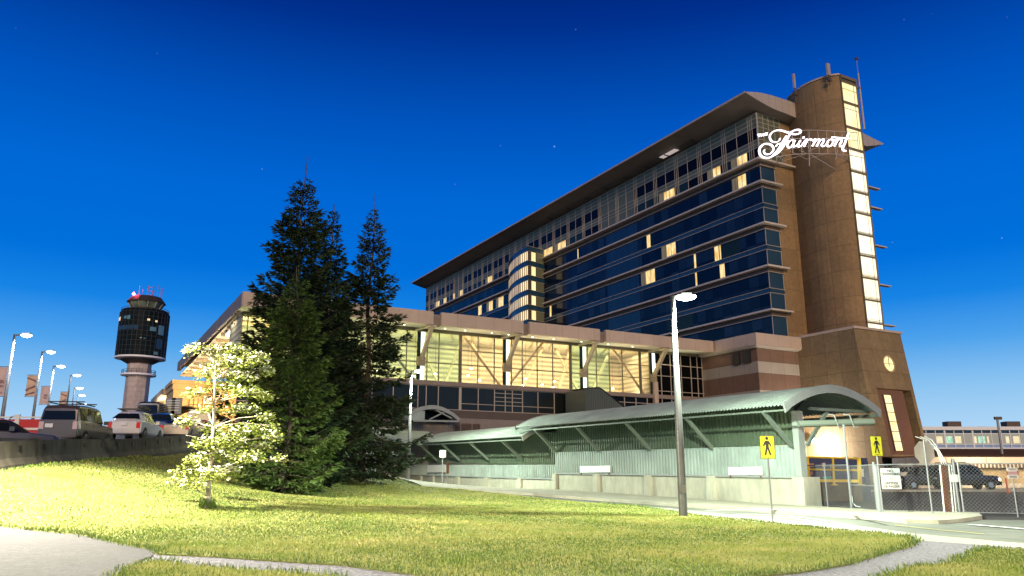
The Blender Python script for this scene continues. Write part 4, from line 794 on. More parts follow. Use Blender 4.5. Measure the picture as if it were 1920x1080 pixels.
for i, (px, py, Y) in enumerate(LP):
    x, y, zt = PY(px, py, Y); h = 8.3 if i < 4 else 9; 
    t = street_lamp(x, y, zt - h, h, (1, .15), LBL[i], 'lens_cool', 'lamp posts along the ramp', r0=.13, arm=.5, power=(2600 if i < 3 else 0), color=(.9, .95, 1), rad=.32 + i * .04)
    if i < 5:                                          # banner: two arms and a cloth
        dz0, dz1 = (4.3, 6.2); bx = -.95
        q = MB(); q.beam((0, 0, dz1), (bx - .05, -.08, dz1), .04, .04); q.beam((0, 0, dz0), (bx - .05, -.08, dz0), .04, .04); q.build('banner_arm', MATS['lamp_pole'], t, off=(0, 0, 0))
        q = MB(); n = 8
        vs = [(-.12 + (bx + .12) * k_ / n, -.02 - .06 * k_ / n + .03 * math.sin(k_), zz) for zz in (dz0 + .04, dz1 - .04) for k_ in range(n + 1)]
        q.add(vs, [(k_, k_ + 1, n + 2 + k_, n + 1 + k_) for k_ in range(n)]); bn = q.build('banner', MATS['banner_pink' if i % 2 == 0 else 'banner_peach'], t, off=(0, 0, 0)); q = MB()
        if i % 2: q.add([(-.15, -.12, dz0 + .35), (-.92, -.16, dz0 + .1), (-.92, -.16, dz0 + .18), (-.15, -.12, dz0 + .45)], [(0, 1, 2, 3)]); q.add([(-.15, -.12, dz0 + .9), (-.92, -.16, dz0 + .5), (-.92, -.16, dz0 + .62), (-.15, -.12, dz0 + 1.0)], [(0, 1, 2, 3)]); q.add([(-.15, -.12, dz1 - .45), (-.92, -.16, dz1 - .2), (-.92, -.16, dz1 - .3), (-.15, -.12, dz1 - .6)], [(0, 1, 2, 3)])
        else:
            for k_, (l_, z_) in enumerate([(.35, 1.0), (.28, .93), (.4, .86), (.45, .68), (.3, .62), (.2, .25)]): q.add([(-.2, -.12, dz0 + z_), (-.2 - l_, -.14, dz0 + z_), (-.2 - l_, -.14, dz0 + z_ + .03), (-.2, -.12, dz0 + z_ + .03)], [(0, 1, 2, 3)])
        q.build('print', MATS['banner_ink'], t, off=(0, 0, 0))
# the lamps that light the lawn stand just outside the picture
street_lamp(-15.4, 20.3, H(-15.4, 20.3), 6.6, (1, .1), 'street lamp left of the lawn, outside the picture', 'lens_cool', r0=.14, arm=.6, power=34000, color=WARMW, rad=.3, spot=146, aim=(.38, .08, -1))
street_lamp(16.5, 14.5, 0, 8.5, (-1, .1), 'street lamp right of the lawn, outside the picture', 'lens_green', r0=.14, arm=.6, power=9500, color=(1, 1, .72), rad=.3, spot=150)
street_lamp(-8.0, 2.0, .1, 9, (1, .3), 'street lamp beside the photographer, behind the gravel strip', 'lens_cool', r0=.14, arm=.6, power=12000, color=WARMW, rad=.3, spot=160)
# ================================================================== CONTROL TOWER
CX, CY = -109.8, 230.0
twr = root('control_tower', 'airport control tower with dark glass drum on a pale octagonal shaft', 'tower', (CX, CY, 0))
mat('tower_conc', (.56, .47, .46), .85, noise=(.3, .3, (1, 1, 1), .8), panel=(999, 1.35, .12, .6, .2)); mat('tower_white', (.85, .84, .90), .6); mat('drum_glass', (.010, .020, .026), .45, spec=.03, noise=(.12, .6)); mat('drum_dark', (.04, .028, .026), .6)
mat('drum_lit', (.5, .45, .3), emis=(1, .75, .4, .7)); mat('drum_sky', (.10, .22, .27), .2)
q = MB(); q.lathe([(3.35, -1), (3.3, 30.4)], n=8, a0=.39); q.build('shaft', MATS['tower_conc'], twr, off=(0, 0, 0))
q = MB(); q.lathe([(3.3, 30.9), (3.3, 35)], n=8, a0=.39); q.build('upper_shaft', MATS['tower_conc'], twr, off=(0, 0, 0))
q = MB(); q.lathe([(3.5, 30.2), (4.8, 30.45), (4.8, 30.9), (3.5, 30.9)], n=32); q.build('balcony', MATS['tower_white'], twr, off=(0, 0, 0))
q = MB()
def ringrail(q, r, z0, h_, n=28, rr=.05):
    for k_ in range(n):
        a, b = k_ / n * 6.2832, (k_ + 1) / n * 6.2832; p = (r * math.cos(a), r * math.sin(a)); s_ = (r * math.cos(b), r * math.sin(b))
        for zz in (z0 + h_, z0 + h_ * .5): q.beam((*p, zz), (*s_, zz), rr, rr)
        q.beam((*p, z0), (*p, z0 + h_), rr, rr)
ringrail(q, 4.6, 30.9, 1.1, 20, .09); q.build('balcony_rail', MATS['drum_dark'], twr, off=(0, 0, 0))
q = MB(); q.lathe([(3.6, 34.0), (5.2, 34.9), (5.2, 35.2), (3, 35.3)], n=32); q.build('collar', MATS['drum_dark'], twr, off=(0, 0, 0))
q = MB(); q.lathe([(4.9, 35.2), (6.95, 35.35), (6.95, 35.8), (5, 35.8)], n=32); q.build('drum_rim', MATS['tower_white'], twr, off=(0, 0, 0))
q = MB(); q.lathe([(6.75, 35.8), (6.85, 42), (6.75, 48.9), (6.3, 49.6), (6.1, 49.9)], n=32); q.build('drum', MATS['drum_glass'], twr, off=(0, 0, 0))
q = MB()
for k_ in range(32):
    a = k_ / 32 * 6.2832; q.beam((6.8 * math.cos(a), 6.8 * math.sin(a), 35.8), (6.82 * math.cos(a), 6.82 * math.sin(a), 48.9), .13, .13)
for z in np.arange(37.2, 49.2, 1.45):
    for k_ in range(32): a, b = k_ / 32 * 6.2832, (k_ + 1) / 32 * 6.2832; q.beam((6.86 * math.cos(a), 6.86 * math.sin(a), z), (6.86 * math.cos(b), 6.86 * math.sin(b), z), .1, .1)
q.build('drum_grid', mat('drum_bar', (.05, .05, .055), .7, spec=.1), twr, off=(0, 0, 0))
def dpan(px0, px1, z0, z1, mt, nm='drum_window'):
    q = MB(); a0 = math.pi + math.acos(max(-1, min(1, -(px0) / 6.9))); a1 = math.pi + math.acos(max(-1, min(1, -(px1) / 6.9)))
    n = 3; vs = []
    for z in (z0, z1):
        for k_ in range(n + 1): a = a0 + (a1 - a0) * k_ / n; vs.append((6.9 * math.cos(a), 6.9 * math.sin(a), z))
    q.add(vs, [(k_, k_ + 1, n + 2 + k_, n + 1 + k_) for k_ in range(n)]); q.build(nm, MATS[mt], twr, off=(0, 0, 0))
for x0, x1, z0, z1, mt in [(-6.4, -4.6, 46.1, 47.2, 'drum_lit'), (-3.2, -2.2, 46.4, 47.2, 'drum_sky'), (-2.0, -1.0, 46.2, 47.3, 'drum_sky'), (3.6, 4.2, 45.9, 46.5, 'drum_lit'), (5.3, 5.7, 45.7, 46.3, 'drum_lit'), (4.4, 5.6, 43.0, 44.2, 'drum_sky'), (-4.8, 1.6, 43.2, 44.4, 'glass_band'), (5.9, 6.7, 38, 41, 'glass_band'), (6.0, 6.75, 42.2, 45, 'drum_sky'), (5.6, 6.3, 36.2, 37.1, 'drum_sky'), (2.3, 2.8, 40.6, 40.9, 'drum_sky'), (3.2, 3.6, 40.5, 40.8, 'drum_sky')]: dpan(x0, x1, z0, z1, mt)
q = MB(); ringrail(q, 6.5, 49.0, 1.2, 28, .08); q.build('roof_rail', MATS['drum_dark'], twr, off=(0, 0, 0))
q = MB(); q.lathe([(4.3, 49.9), (4.3, 50.4), (3.9, 50.5)], n=16); q.build('cab_base', MATS['drum_dark'], twr, off=(0, 0, 0))
q = MB(); q.lathe([(3.9, 50.5), (5.1, 52.3)], n=12); q.build('cab_glass', mat('cab_glass', (.03, .05, .05), .1, spec=.6, noise=(.6, .8), c2=(.22, .28, .20)), twr, off=(0, 0, 0))
q = MB()
for k_ in range(12): a = k_ / 12 * 6.2832; q.beam((3.95 * math.cos(a), 3.95 * math.sin(a), 50.4), (5.15 * math.cos(a), 5.15 * math.sin(a), 52.4), .25, .25)
q.build('cab_mullion', mat('cab_bar', (.32, .27, .24), .6), twr, off=(0, 0, 0))
q = MB(); q.lathe([(5.4, 52.2), (5.5, 52.4), (4.4, 53.8), (4.2, 54.0)], n=12); q.build('cab_roof', MATS['drum_dark'], twr, off=(0, 0, 0))
q = MB()
for dx, h_ in ((-2.6, 3.8), (-1.5, 2.8), (3.0, 4.0), (3.9, 2.8), (4.4, 3.4), (1.9, 2.4)): q.tube((dx, 0, 53.2), (dx, 0, 54 + h_), .06, n=5)
for dx in (0, 1.5): q.tube((dx, 0, 54), (dx + .15, 0, 57.8), .12, n=5)
for zz in (54.8, 56, 57.2): q.beam((0, 0, zz), (1.6, 0, zz + .1), .1, .1)
q.build('antenna', mat('ant_red', (.18, .05, .04), .6), twr, off=(0, 0, 0))
q = MB(); q.lathe([(.1, 54.4), (.42, 54.7), (.42, 55), (.1, 55.3)], -3.4, -1.5, 10); q.build('beacon', mat('beacon', (1, .1, .1), emis=(1, .10, .16, 22)), twr, off=(0, 0, 0))
lamp('POINT', (-3.4, -2.2, 56), 3000, (1, .1, .15), .3, parent=twr, name='beacon_light')
lamp('SPOT', (6, -34, 2), 260000, (1, .88, .95), .5, 26, direction=(-6, 34, 20), parent=twr, name='shaft_flood')
# ================================================================== DEPARTURES WING on the left: deep lit canopy
wing = froot('departures_wing', 'departures hall wing with deep sloping eave, lit soffit and warm stone front', 'building', 80, -19.8, 0)
q = MB(); 
for i, (a0, a1) in enumerate([(53, 57), (57.6, 68.5), (69.0, 82), (82.5, 96), (96.5, 110.4)]): q.box(-19.8, -19.3, a0, a1, 18.6, 20.0)
q.build('fascia', MATS['panel_taupe'], wing)
q = MB(); q.box(-19.75, 8, 55.9, 110.4, 19.35, 19.9); q.build('roof', MATS['panel_taupe'], wing)
q = MB(); q.add([(-19.4, 53, 18.62), (-9, 53, 18.9), (-9, 110.3, 18.0), (-19.4, 110.3, 17.7)], [(0, 1, 2, 3)]); q.build('soffit', mat('wing_soffit', (.60, .52, .40), .7, noise=(.3, .1)), wing)
q = MB()
for i, a in enumerate(np.arange(56, 110, 4.2)): z = 18.35 - .016 * (a - 53); q.box(-19.2, -9, a, a + .45, z - .15, z + .2)
q.box(-15.2, -14.8, 53, 110, 17.2, 17.9); q.build('soffit_beam', mat('wing_beam', (.50, .36, .22), .7), wing)
q = MB(); q.box(-9.2, 8, 63.6, 110, 0, 19.3); q.box(-9.4, -9.2, 56.2, 63.6, 0, 12); q.build('side_wall', mat('wing_wall', (.42, .30, .16), .8, noise=(.3, .2), panel=(3, 3, .05, .6, .15)), wing)
orange = mat('orange_stone', (.62, .43, .20), .8, noise=(.4, .2), panel=(2.6, 2.4, .05, .7, .15))
q = MB(); q.box(-20.0, 8, 110.5, 122, 0, 15.6); q.build('end_wall', orange, wing)
q = MB(); q.box(-20.4, 8, 110.1, 122, 16.5, 17.1); q.box(-20.2, 8, 110.3, 122, 15.6, 16.49); q.box(-20.1, 8, 110.35, 110.5, 13.8, 14.1); q.build('cornice', orange, wing)
(b0, z0), (b1, z1) = PA(355, 752, 110.4), PA(385, 785, 110.4)
q = MB(); n = 12; bc, hw = (b0 + b1) / 2, (b1 - b0) / 2
pts = [(bc - hw, z1)] + [(bc - hw * math.cos(math.pi * k_ / n), z0 + (hw * .5) * math.sin(math.pi * k_ / n)) for k_ in range(n + 1)] + [(bc + hw, z1)]
q.add([(b, 110.42, z) for b, z in pts], [tuple(range(len(pts)))[::-1]]); q.build('arched_window', mat('arch_glow', (.5, .3, .1), emis=(1, .55, .18, .55)), wing)
q = MB()
for k_ in range(5): b = bc - hw + 2 * hw * k_ / 4; q.box(b - .06, b + .06, 110.3, 110.4, z1, z0 + .5)
q.box(bc - hw, bc + hw, 110.3, 110.4, z0 - .6, z0 - .5); q.build('arch_bar', MATS['brown_rust'], wing)
(b0, z0), (b1, z1) = PA(383, 742, 109.5), PA(396, 757, 109.5)
q = MB(); q.box(b0, b1, 109.4, 109.5, z1, z0); cs = q.build('letter_board', MATS['sign_white'], wing)
tm = text_mb('C', 1.5, .02); q = MB(); q.add([((b0 + b1) / 2 + v[0], 109.36 + v[2], (z0 + z1) / 2 + v[1]) for v in tm.v], tm.f); q.build('letter', MATS['black'], cs, off=tuple(wing['_off']))
for a in (60, 72, 86, 100): x, y = XY(a, -15); lamp('AREA', (x, y, 13.5), 1500, (1, .86, .58), direction=(0, 0, 1), sx_=5, sy_=8, name='canopy_light')
x, y = XY(103, -17); lamp('POINT', (x, y, 9.5), 4200, (1, .66, .34), .6, name='portico_light')
x, y = XY(104, -12); lamp('POINT', (x, y, 12), 2200, (1, .66, .34), .6, name='portico_light')
lw = froot('curb_light', 'bright glowing curbside light bar under the departures eave', 'light', 66, -18, 17.8)
q = MB(); q.box(-18.8, -18.3, 62, 68, 17.9, 18.1); q.build('lens', mat('bar_glow', (1, 1, .95), emis=(1, .96, .86, 6)), lw); q = MB(); q.box(-18.9, -18.2, 61.9, 68.1, 18.12, 18.3); q.build('housing', MATS['frame_grey'], lw)
# a farther entrance canopy
fw = froot('entrance_pavilion', 'far orange-lit entrance pavilion left of the departures wing', 'building', 150, -17, 0)
(b0, z0), (b1, z1) = PA(307, 729, 150), PA(330, 727, 150); bl, zl = PA(285, 757, 150); 
q = MB(); q.box(b0, b1 + 3, 150, 150.5, z0 - 1.3, z0); q.build('fascia', orange, fw)
q = MB(); A2 = PB(285, 757, b0)[0]; q.box(b0 - .3, b0, 150, min(A2, 215), z0 - 1.2, z0); q.box(b0, b1 + 3, 150.5, min(A2, 215), z0 - .4, z0 - .1); q.build('roof', MATS['panel_taupe'], fw)
q = MB(); q.add([(b0, 150.5, z0 - 1.3), (b1 + 3, 150.5, z0 - 1.3), (b1 + 3, 214, z0 - 1.3), (b0, 214, z0 - 1.3)], [(0, 1, 2, 3)]); q.build('soffit', MATS['wing_soffit'] if 'wing_soffit' in MATS else orange, fw)
q = MB(); q.box(b0 + 1.5, b1 + 3, 156, 214, 0, z0 - 1.4); q.build('wall', orange, fw)
x, y = XY(158, b0 - 1); lamp('POINT', (x, y, z0 - 6), 9000, (1, .8, .5), .6, name='pavilion_light')
vd = root('arched_canopy', 'small golden arched canopy glowing beyond the parked cars', 'canopy', PY(345, 775, 75))
q = MB(); ox, oy, oz = PY(345, 775, 75); n = 12
for dy in (0, 1.2, 2.4, 3.6):
    P_ = [(-2.2 + 4.4 * k_ / n, dy, .7 * math.sin(math.pi * k_ / n)) for k_ in range(n + 1)]; q.path(P_, .07, 5)
vs = [(-2.2 + 4.4 * k_ / n, dy, .72 * math.sin(math.pi * k_ / n)) for dy in (0, 3.8) for k_ in range(n + 1)]; q.add(vs, [(k_, k_ + 1, n + 2 + k_, n + 1 + k_) for k_ in range(n)]); q.build('vault', mat('gold_panel', (.65, .42, .14), .5, wave=('Z', .25, .55)), vd, off=(0, 0, 0))
q = MB(); [q.tube((sx_, sy_, -3), (sx_, sy_, 0), .07, n=6) for sx_ in (-2.1, 2.1) for sy_ in (0, 3.7)]; q.build('post', MATS['galv'], vd, off=(0, 0, 0))
for px, py, lb in ((1359, 975, 'dark round drain cover in the road just beyond the nearer walking sign'), (1502, 986.5, 'dark drain cover at the lawn edge, between the two walking signs')):
    x, y = G(px, py); q = MB(); q.lathe([(.36, 0), (.36, .03)], n=16); q.lathe([(.30, .031), (.30, .036)], n=16); wthing(q, 'drain_cover', MATS['black'], (x, y, H(x, y) - .005), lb, 'drain cover')
# ================================================================== TREES
def conifer(name, label, X, Y, tipz, rad, seed, mt='needle', dens=1.0, droop=.25, low=.3, size=.24, leader=1.2, pw_=.8, gap=0):
    r = np.random.default_rng(seed); z0 = H(X, Y); h = tipz - z0; t = root(name, label, 'tree', (X, Y, z0), 0)
    q = MB(); n = 10; pts = [(.10 * math.sin(i * 1.3 + seed), .08 * math.cos(i * 1.7), h * i / n - (.3 if i == 0 else 0)) for i in range(n + 1)]
    q.path(pts, [max(.015, .022 * h * .5 * (1 - i / n) ** .9 + .012) for i in range(n + 1)], 8); 
    O, D, S, Ln, Wd = [], [], [], [], []; lv = low; br = MB(); hc = h - leader
    while lv < hc - .1:
        f = (lv - low) / (hc - low); L0 = rad * ((1 - f) ** pw_) * (1 + .10 * math.sin(lv * 2.1 + seed)) * min(1, .72 + f * 2.2) + .10; nb = int((4.5 + r.random() * 2.5) * (1 if f < .85 else .75)); a0 = r.random() * 6.28
        for k in range(nb):
            if r.random() < gap * (.5 + .5 * math.sin(lv * 1.9 + k)): continue
            a = a0 + k * 6.283 / nb + r.normal() * .25; L = L0 * (.58 + .50 * r.random()); sl = .30 * f - droop * (1 - f) + r.normal() * .07; m = max(4, int(L / .10 * dens))
            s = np.sort(r.random(m) ** .75); dirh = np.array([math.cos(a), math.sin(a), 0]); side = np.array([-math.sin(a), math.cos(a), 0])
            zc = sl * s * L + .16 * L * s ** 2.4 - (.10 * L * np.sin(s * 3.14))
            base = np.array([0, 0, lv]) + dirh * (s * L)[:, None] + np.array([0, 0, 1]) * zc[:, None]
            if L > .5: br.path([tuple(np.array([0, 0, lv]) + dirh * u * L + np.array([0, 0, sl * u * L + .16 * L * u ** 2.4 - .10 * L * math.sin(u * 3.14)])) for u in (0, .5, .95)], [.022 * L ** .5, .014, .005], 4)
            for c in range(7):                        # fans of needle sprays
                sg = np.where(r.random(m) < .5, -1, 1); tw = (.10 + .34 * L * (1 - s * .85)) * r.random(m); fw = .55 + .5 * r.random(m)
                o_ = base + side * (sg * tw)[:, None] + dirh * (tw * fw)[:, None] * .7 + np.array([0, 0, 1]) * (-tw * .22 + r.normal(size=m) * .025)[:, None]
                dd = side * (sg * (.55 + .5 * r.normal(size=m) * .4))[:, None] + dirh * (.75 + .3 * r.random(m))[:, None] + np.array([0, 0, 1]) * (r.normal(size=m) * .32 - .05)[:, None]
                dd /= np.linalg.norm(dd, axis=1)[:, None]; ss = np.cross(dd, np.array([0, 0, 1]) + r.normal(size=(m, 3)) * .6); ss /= np.linalg.norm(ss, axis=1)[:, None] + 1e-9
                O.append(o_); D.append(dd); S.append(ss); sz = size * (.5 + .5 * min(1, L / 1.3)); Ln.append(sz * (.6 + .8 * r.random(m))); Wd.append(sz * .30 * (.6 + .8 * r.random(m)))
        lv += (.26 + .22 * r.random()) * (1 - .35 * f)
    O = np.concatenate(O); tr = q.build('trunk', MATS['bark'], t, True, off=(0, 0, 0)); br.build('branches', MATS['bark'], tr, off=(0, 0, 0))
    nn = len(O); up = np.tile(np.array([0, 0, 1.0]), (26, 1)); zt = np.linspace(hc - .3, h, 26); a = r.random(26) * 6.28     # leader tuft
    O = np.concatenate([O, np.column_stack([zt * 0, zt * 0, zt])]); dd = np.column_stack([np.cos(a) * .5, np.sin(a) * .5, np.full(26, .7)]); 
    kites('foliage', O, np.concatenate(D + [dd]), np.concatenate(S + [np.column_stack([-np.sin(a), np.cos(a), a * 0])]), np.concatenate(Ln + [np.full(26, .12)]), np.concatenate(Wd + [np.full(26, .03)]), [MATS[mt]], parent=t)
    return t
def ctree(px, Y, py, **k): x, _, _ = PY(px, 800, Y); return dict(X=x, Y=Y, tipz=PY(px, py, Y)[2], **k)
conifer('fir_tree', 'tallest dark fir with long bare leader shoot, rising behind the greener one', **ctree(541, 39.5, 296, rad=4.1, seed=1, pw_=.74, size=.30, droop=.16, dens=1.6, gap=.10))
conifer('fir_tree', 'dark fir in the middle, squeezed between the tallest fir and the sparse one', **ctree(602, 43.5, 384, rad=2.8, seed=2, leader=.4, pw_=.80, size=.31, droop=.14, dens=1.5))
conifer('fir_tree', 'sparse dark fir with bare trunk showing between layered branches, nearest the walkway', **ctree(683, 45.5, 366, rad=3.9, seed=3, leader=.8, pw_=.92, size=.30, droop=.36, dens=1.45, gap=.40, low=.8))
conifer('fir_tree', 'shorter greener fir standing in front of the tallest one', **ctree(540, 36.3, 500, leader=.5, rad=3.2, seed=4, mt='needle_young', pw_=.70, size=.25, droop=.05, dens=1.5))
conifer('fir_tree', 'low dense fir filling the gap behind, near the sparse fir', **ctree(640, 47, 560, rad=2.7, seed=5, pw_=.6, size=.3, droop=.15))
# flowering tree on the lawn
FY = 25.0; fx, fy = G(388, 956); FY = fy
ft = root('flowering_tree', 'young tree with white blossom and bright lit leaves on the lawn', 'tree', (fx, fy, H(fx, fy)), 0); fz = H(fx, fy)
def FP(px, py, dy=0): p = PY(px, py, FY + dy); return np.array([p[0] - fx, p[1] - fy, p[2] - fz])
tp = [FP(*p) for p in [(388, 962), (390, 930), (393, 895), (397, 850), (400, 800), (402, 755), (403, 710), (405, 670), (412, 645)]]
q = MB(); q.path([tuple(p) for p in tp], [.10, .085, .07, .06, .05, .042, .035, .025, .012], 9)
clumps = [(368,652,20,9),(352,656,10,7),(402,658,24,12),(440,655,30,11),(430,678,48,14),(480,670,30,13),(500,694,14,9),(395,700,32,12),(450,704,38,12),(420,724,40,11),(368,735,20,7),(465,734,42,10),(500,744,16,7),(392,768,28,7),(455,765,38,9),(350,790,22,7),(498,780,22,7),(400,802,28,9),(460,806,48,12),(512,818,20,11),(428,826,42,13),(380,832,28,11),(490,836,28,10),(420,850,48,13),(368,862,28,11),(470,856,30,11),(345,885,26,9),(392,888,38,12),(432,884,32,11),(332,904,15,7),(360,906,28,8),(524,860,10,6),(508,798,16,6)]
LO, LD, LS, LL, LW, LM_ = [], [], [], [], [], []; rg = np.random.default_rng(11)
for cx, cy, rx, ry in clumps:
    dy = rg.normal() * .55; c = FP(cx, cy, dy); sc = 1 / (FPX / FY); 
    j = min(range(len(tp)), key=lambda i: abs((tp[i][2] + .35) - c[2]) + (99 if tp[i][2] > c[2] + .05 else 0)); s_ = tp[j]; mid = (s_ + c) / 2 + np.array([0, 0, .12 * abs(c[0] - s_[0]) - .1])
    q.path([tuple(s_), tuple(mid), tuple(c)], [.022, .013, .006], 5); n = int(rx * ry * .95) + 40
    for _ in range(5): e = c + np.array([rg.normal() * rx * sc * .6, rg.normal() * rx * sc * .5, rg.normal() * ry * sc * .5]); q.path([tuple(mid * .3 + c * .7), tuple(e)], [.009, .004], 4)
    u = rg.normal(size=(n, 3)); u /= np.linalg.norm(u, axis=1)[:, None]; u *= (rg.random(n) ** .45)[:, None]
    o_ = c + u * np.array([rx * sc, rx * sc * .8, ry * sc * 1.1]) + rg.normal(size=(n, 3)) * .05; o_[:, 2] -= .12 * (np.abs(u[:, 0]) ** 2) * rx * sc
    a = rg.random(n) * 6.283; dd = np.column_stack([np.cos(a), np.sin(a), rg.normal(size=n) * .35 - .15]); dd /= np.linalg.norm(dd, axis=1)[:, None]; ss = np.cross(dd, np.array([0, 0, 1]) + rg.normal(size=(n, 3)) * .5); ss /= np.linalg.norm(ss, axis=1)[:, None]
    bl = (rg.random(n) < (.34 if cy < 720 else .20)) & (u[:, 2] > -.2); LO.append(o_); LD.append(dd); LS.append(ss); LL.append(np.where(bl, .12, .10) * (.7 + .6 * rg.random(n))); LW.append(np.where(bl, .10, .06) * (.7 + .6 * rg.random(n))); LM_.append(bl)
tk = q.build('trunk', MATS['bark_pale'], ft, True, off=(0, 0, 0)); LM_ = np.concatenate(LM_); A_ = [np.concatenate(v) for v in (LO, LD, LS, LL, LW)]
kites('foliage', *[v[~LM_] for v in A_], [MATS['leaf']], parent=ft); kites('blossom', *[v[LM_] for v in A_], [MATS['blossom']], parent=ft)
n = 260; a = rg.random(n) * 6.283; t_ = rg.random(n) * .8; rr = rg.random(n) * .28
o = kites('grass', np.column_stack([fx + rr * np.cos(a * 3), fy + rr * np.sin(a * 3), np.full(n, fz + .03)]), np.column_stack([np.sin(t_) * np.cos(a), np.sin(t_) * np.sin(a), np.cos(t_)]), np.column_stack([-np.sin(a), np.cos(a), a * 0]), .18 + .25 * rg.random(n), np.full(n, .03), [MATS['grass_dark']]); tag(o, 'tuft of long grass around the foot of the flowering tree', 'grass', None, 'stuff')
# ================================================================== SIGNS, POSTS, FENCE
def signpost(name, label, cat_, X, Y, top, rot=0, r=.03, z=None, group=None):
    z = H(X, Y) if z is None else z; t = root(name, label, cat_, (X, Y, z), rot, group); q = MB(); q.tube((0, 0, -.2), (0, 0, top), r, n=8); q.build('pole', MATS['galv'], t, off=(0, 0, 0)); return t
def plate(t, w_, h_, zc, mt, name='plate', y=-.05, th=.006, rad=.03, parent=None):
    q = MB(); pts = []
    for cx_, cz_, a0 in ((w_ / 2 - rad, h_ / 2 - rad, 0), (-w_ / 2 + rad, h_ / 2 - rad, 90), (-w_ / 2 + rad, -h_ / 2 + rad, 180), (w_ / 2 - rad, -h_ / 2 + rad, 270)):
        for k in range(4): a = math.radians(a0 + k * 30); pts.append((cx_ + rad * math.cos(a), zc + cz_ + rad * math.sin(a)))
    n = len(pts); q.add([(x, y, z) for x, z in pts] + [(x, y + th, z) for x, z in pts], [tuple(range(n)), tuple(range(2 * n - 1, n - 1, -1))] + [(i, n + i, n + (i + 1) % n, (i + 1) % n) for i in range(n)]); return q.build(name, MATS[mt], parent or t, off=(0, 0, 0))
def poly(par, pts, y, mt, name, s=1, cx_=0, cz_=0):
    q = MB(); 
    for P_ in pts:
        n = len(P_); q.add([(cx_ + x * s, y, cz_ + z * s) for x, z in P_], [tuple(range(n))])
    return q.build(name, MATS[mt], par, off=(0, 0, 0))
def walker(t, zc, w_, h_, flip=1):
    p1 = plate(t, w_, h_, zc, 'black', 'sign_back', -.045, .004); p = plate(t, w_ - .035, h_ - .035, zc, 'sign_yellow', 'plate', -.052)
    c = [(.055 * math.cos(k * .5236), .29 + .062 * math.sin(k * .5236)) for k in range(12)]
    body = [(-.06, .20), (.05, .21), (.09, .17), (.16, .02), (.125, -.01), (.06, .08), (.055, -.01), (.06, -.06), (.115, -.30), (.13, -.33), (.06, -.33), (.0, -.10), (-.07, -.33), (-.14, -.33), (-.12, -.29), (-.05, -.04), (-.05, .08), (-.09, .05), (-.11, -.02), (-.15, -.0), (-.12, .10)]
    f = lambda P_: [(x * flip, z) for x, z in P_][::flip]
    poly(p, [f(c), f(body), f([(-.16, -.40), (-.16, -.385), (.16, -.385), (.16, -.40)])], -.054, 'black', 'walking_figure', h_ / .86, 0, zc + .03)
    q = MB(); q.tube((0, -.06, zc + h_ / 2 - .05), (0, -.05, zc + h_ / 2 - .05), .014, n=8); q.tube((0, -.06, zc - h_ / 2 + .05), (0, -.05, zc - h_ / 2 + .05), .014, n=8); q.build('bolt', MATS['black'], p, off=(0, 0, 0))
x, y = G(1449, 981); t = signpost('pedestrian_sign', 'yellow walking figure sign on a pole at the lawn edge, the nearer one', 'road sign', x, y, 2.98, math.radians(-8)); walker(t, 2.54, .50, .80, -1)
x, y = G(1656, 965); t = signpost('pedestrian_sign', 'yellow walking figure sign by the fence, overlapping the white notice', 'road sign', x, y, 3.2, math.radians(14)); walker(t, 2.83 - .03, .54, .84, 1)
x, y = G(1749, 968); t = signpost('stop_sign', 'back of a grey octagonal stop sign on a pole by the fence', 'road sign', x, y, 3.05, math.radians(6))
poly(t, [[(.46 * math.cos(math.radians(22.5 + 45 * k)), 2.5 + .48 * math.sin(math.radians(22.5 + 45 * k))) for k in range(8)]], .04, 'steel', 'plate')
poly(t, [[(.46 * math.cos(math.radians(22.5 + 45 * k)), 2.5 + .48 * math.sin(math.radians(22.5 + 45 * k))) for k in range(8)]], .046, 'steel', 'plate_back')
x, y = G(1597, 954); x, _, _ = PY(1597, 954, 38.6); t = signpost('tall_post', 'bare tall round steel post at the fence gate', 'post', x, 38.6, 4.0, 0, .055)
x, y, _ = PY(829, 907, 64); t = signpost('speed_sign', 'small white speed limit sign reading 20 in front of the far walkway', 'road sign', x, y, PY(826, 844, 64)[2] - H(x, y), 0, .035)
zc = PY(826, 851, 64)[2] - H(x, y); p = plate(t, .5, .56, zc, 'sign_white')
tm = text_mb('20', .34, .002); q = MB(); q.add([(v[0], -.062 + v[2], zc + .06 + v[1]) for v in tm.v], tm.f); q.build('number', MATS['black'], p, off=(0, 0, 0))
tm = text_mb('km/h', .12, .002); q = MB(); q.add([(v[0], -.062 + v[2], zc - .17 + v[1]) for v in tm.v], tm.f); q.build('unit', MATS['black'], p, off=(0, 0, 0))
x, y, _ = PY(838, 905, 62); t = signpost('notice_post', 'thin post with small edge-on maroon sign near the speed sign', 'post', x, y, 1.7, math.radians(70), .03); plate(t, .5, .9, 1.4, 'brown_rust')
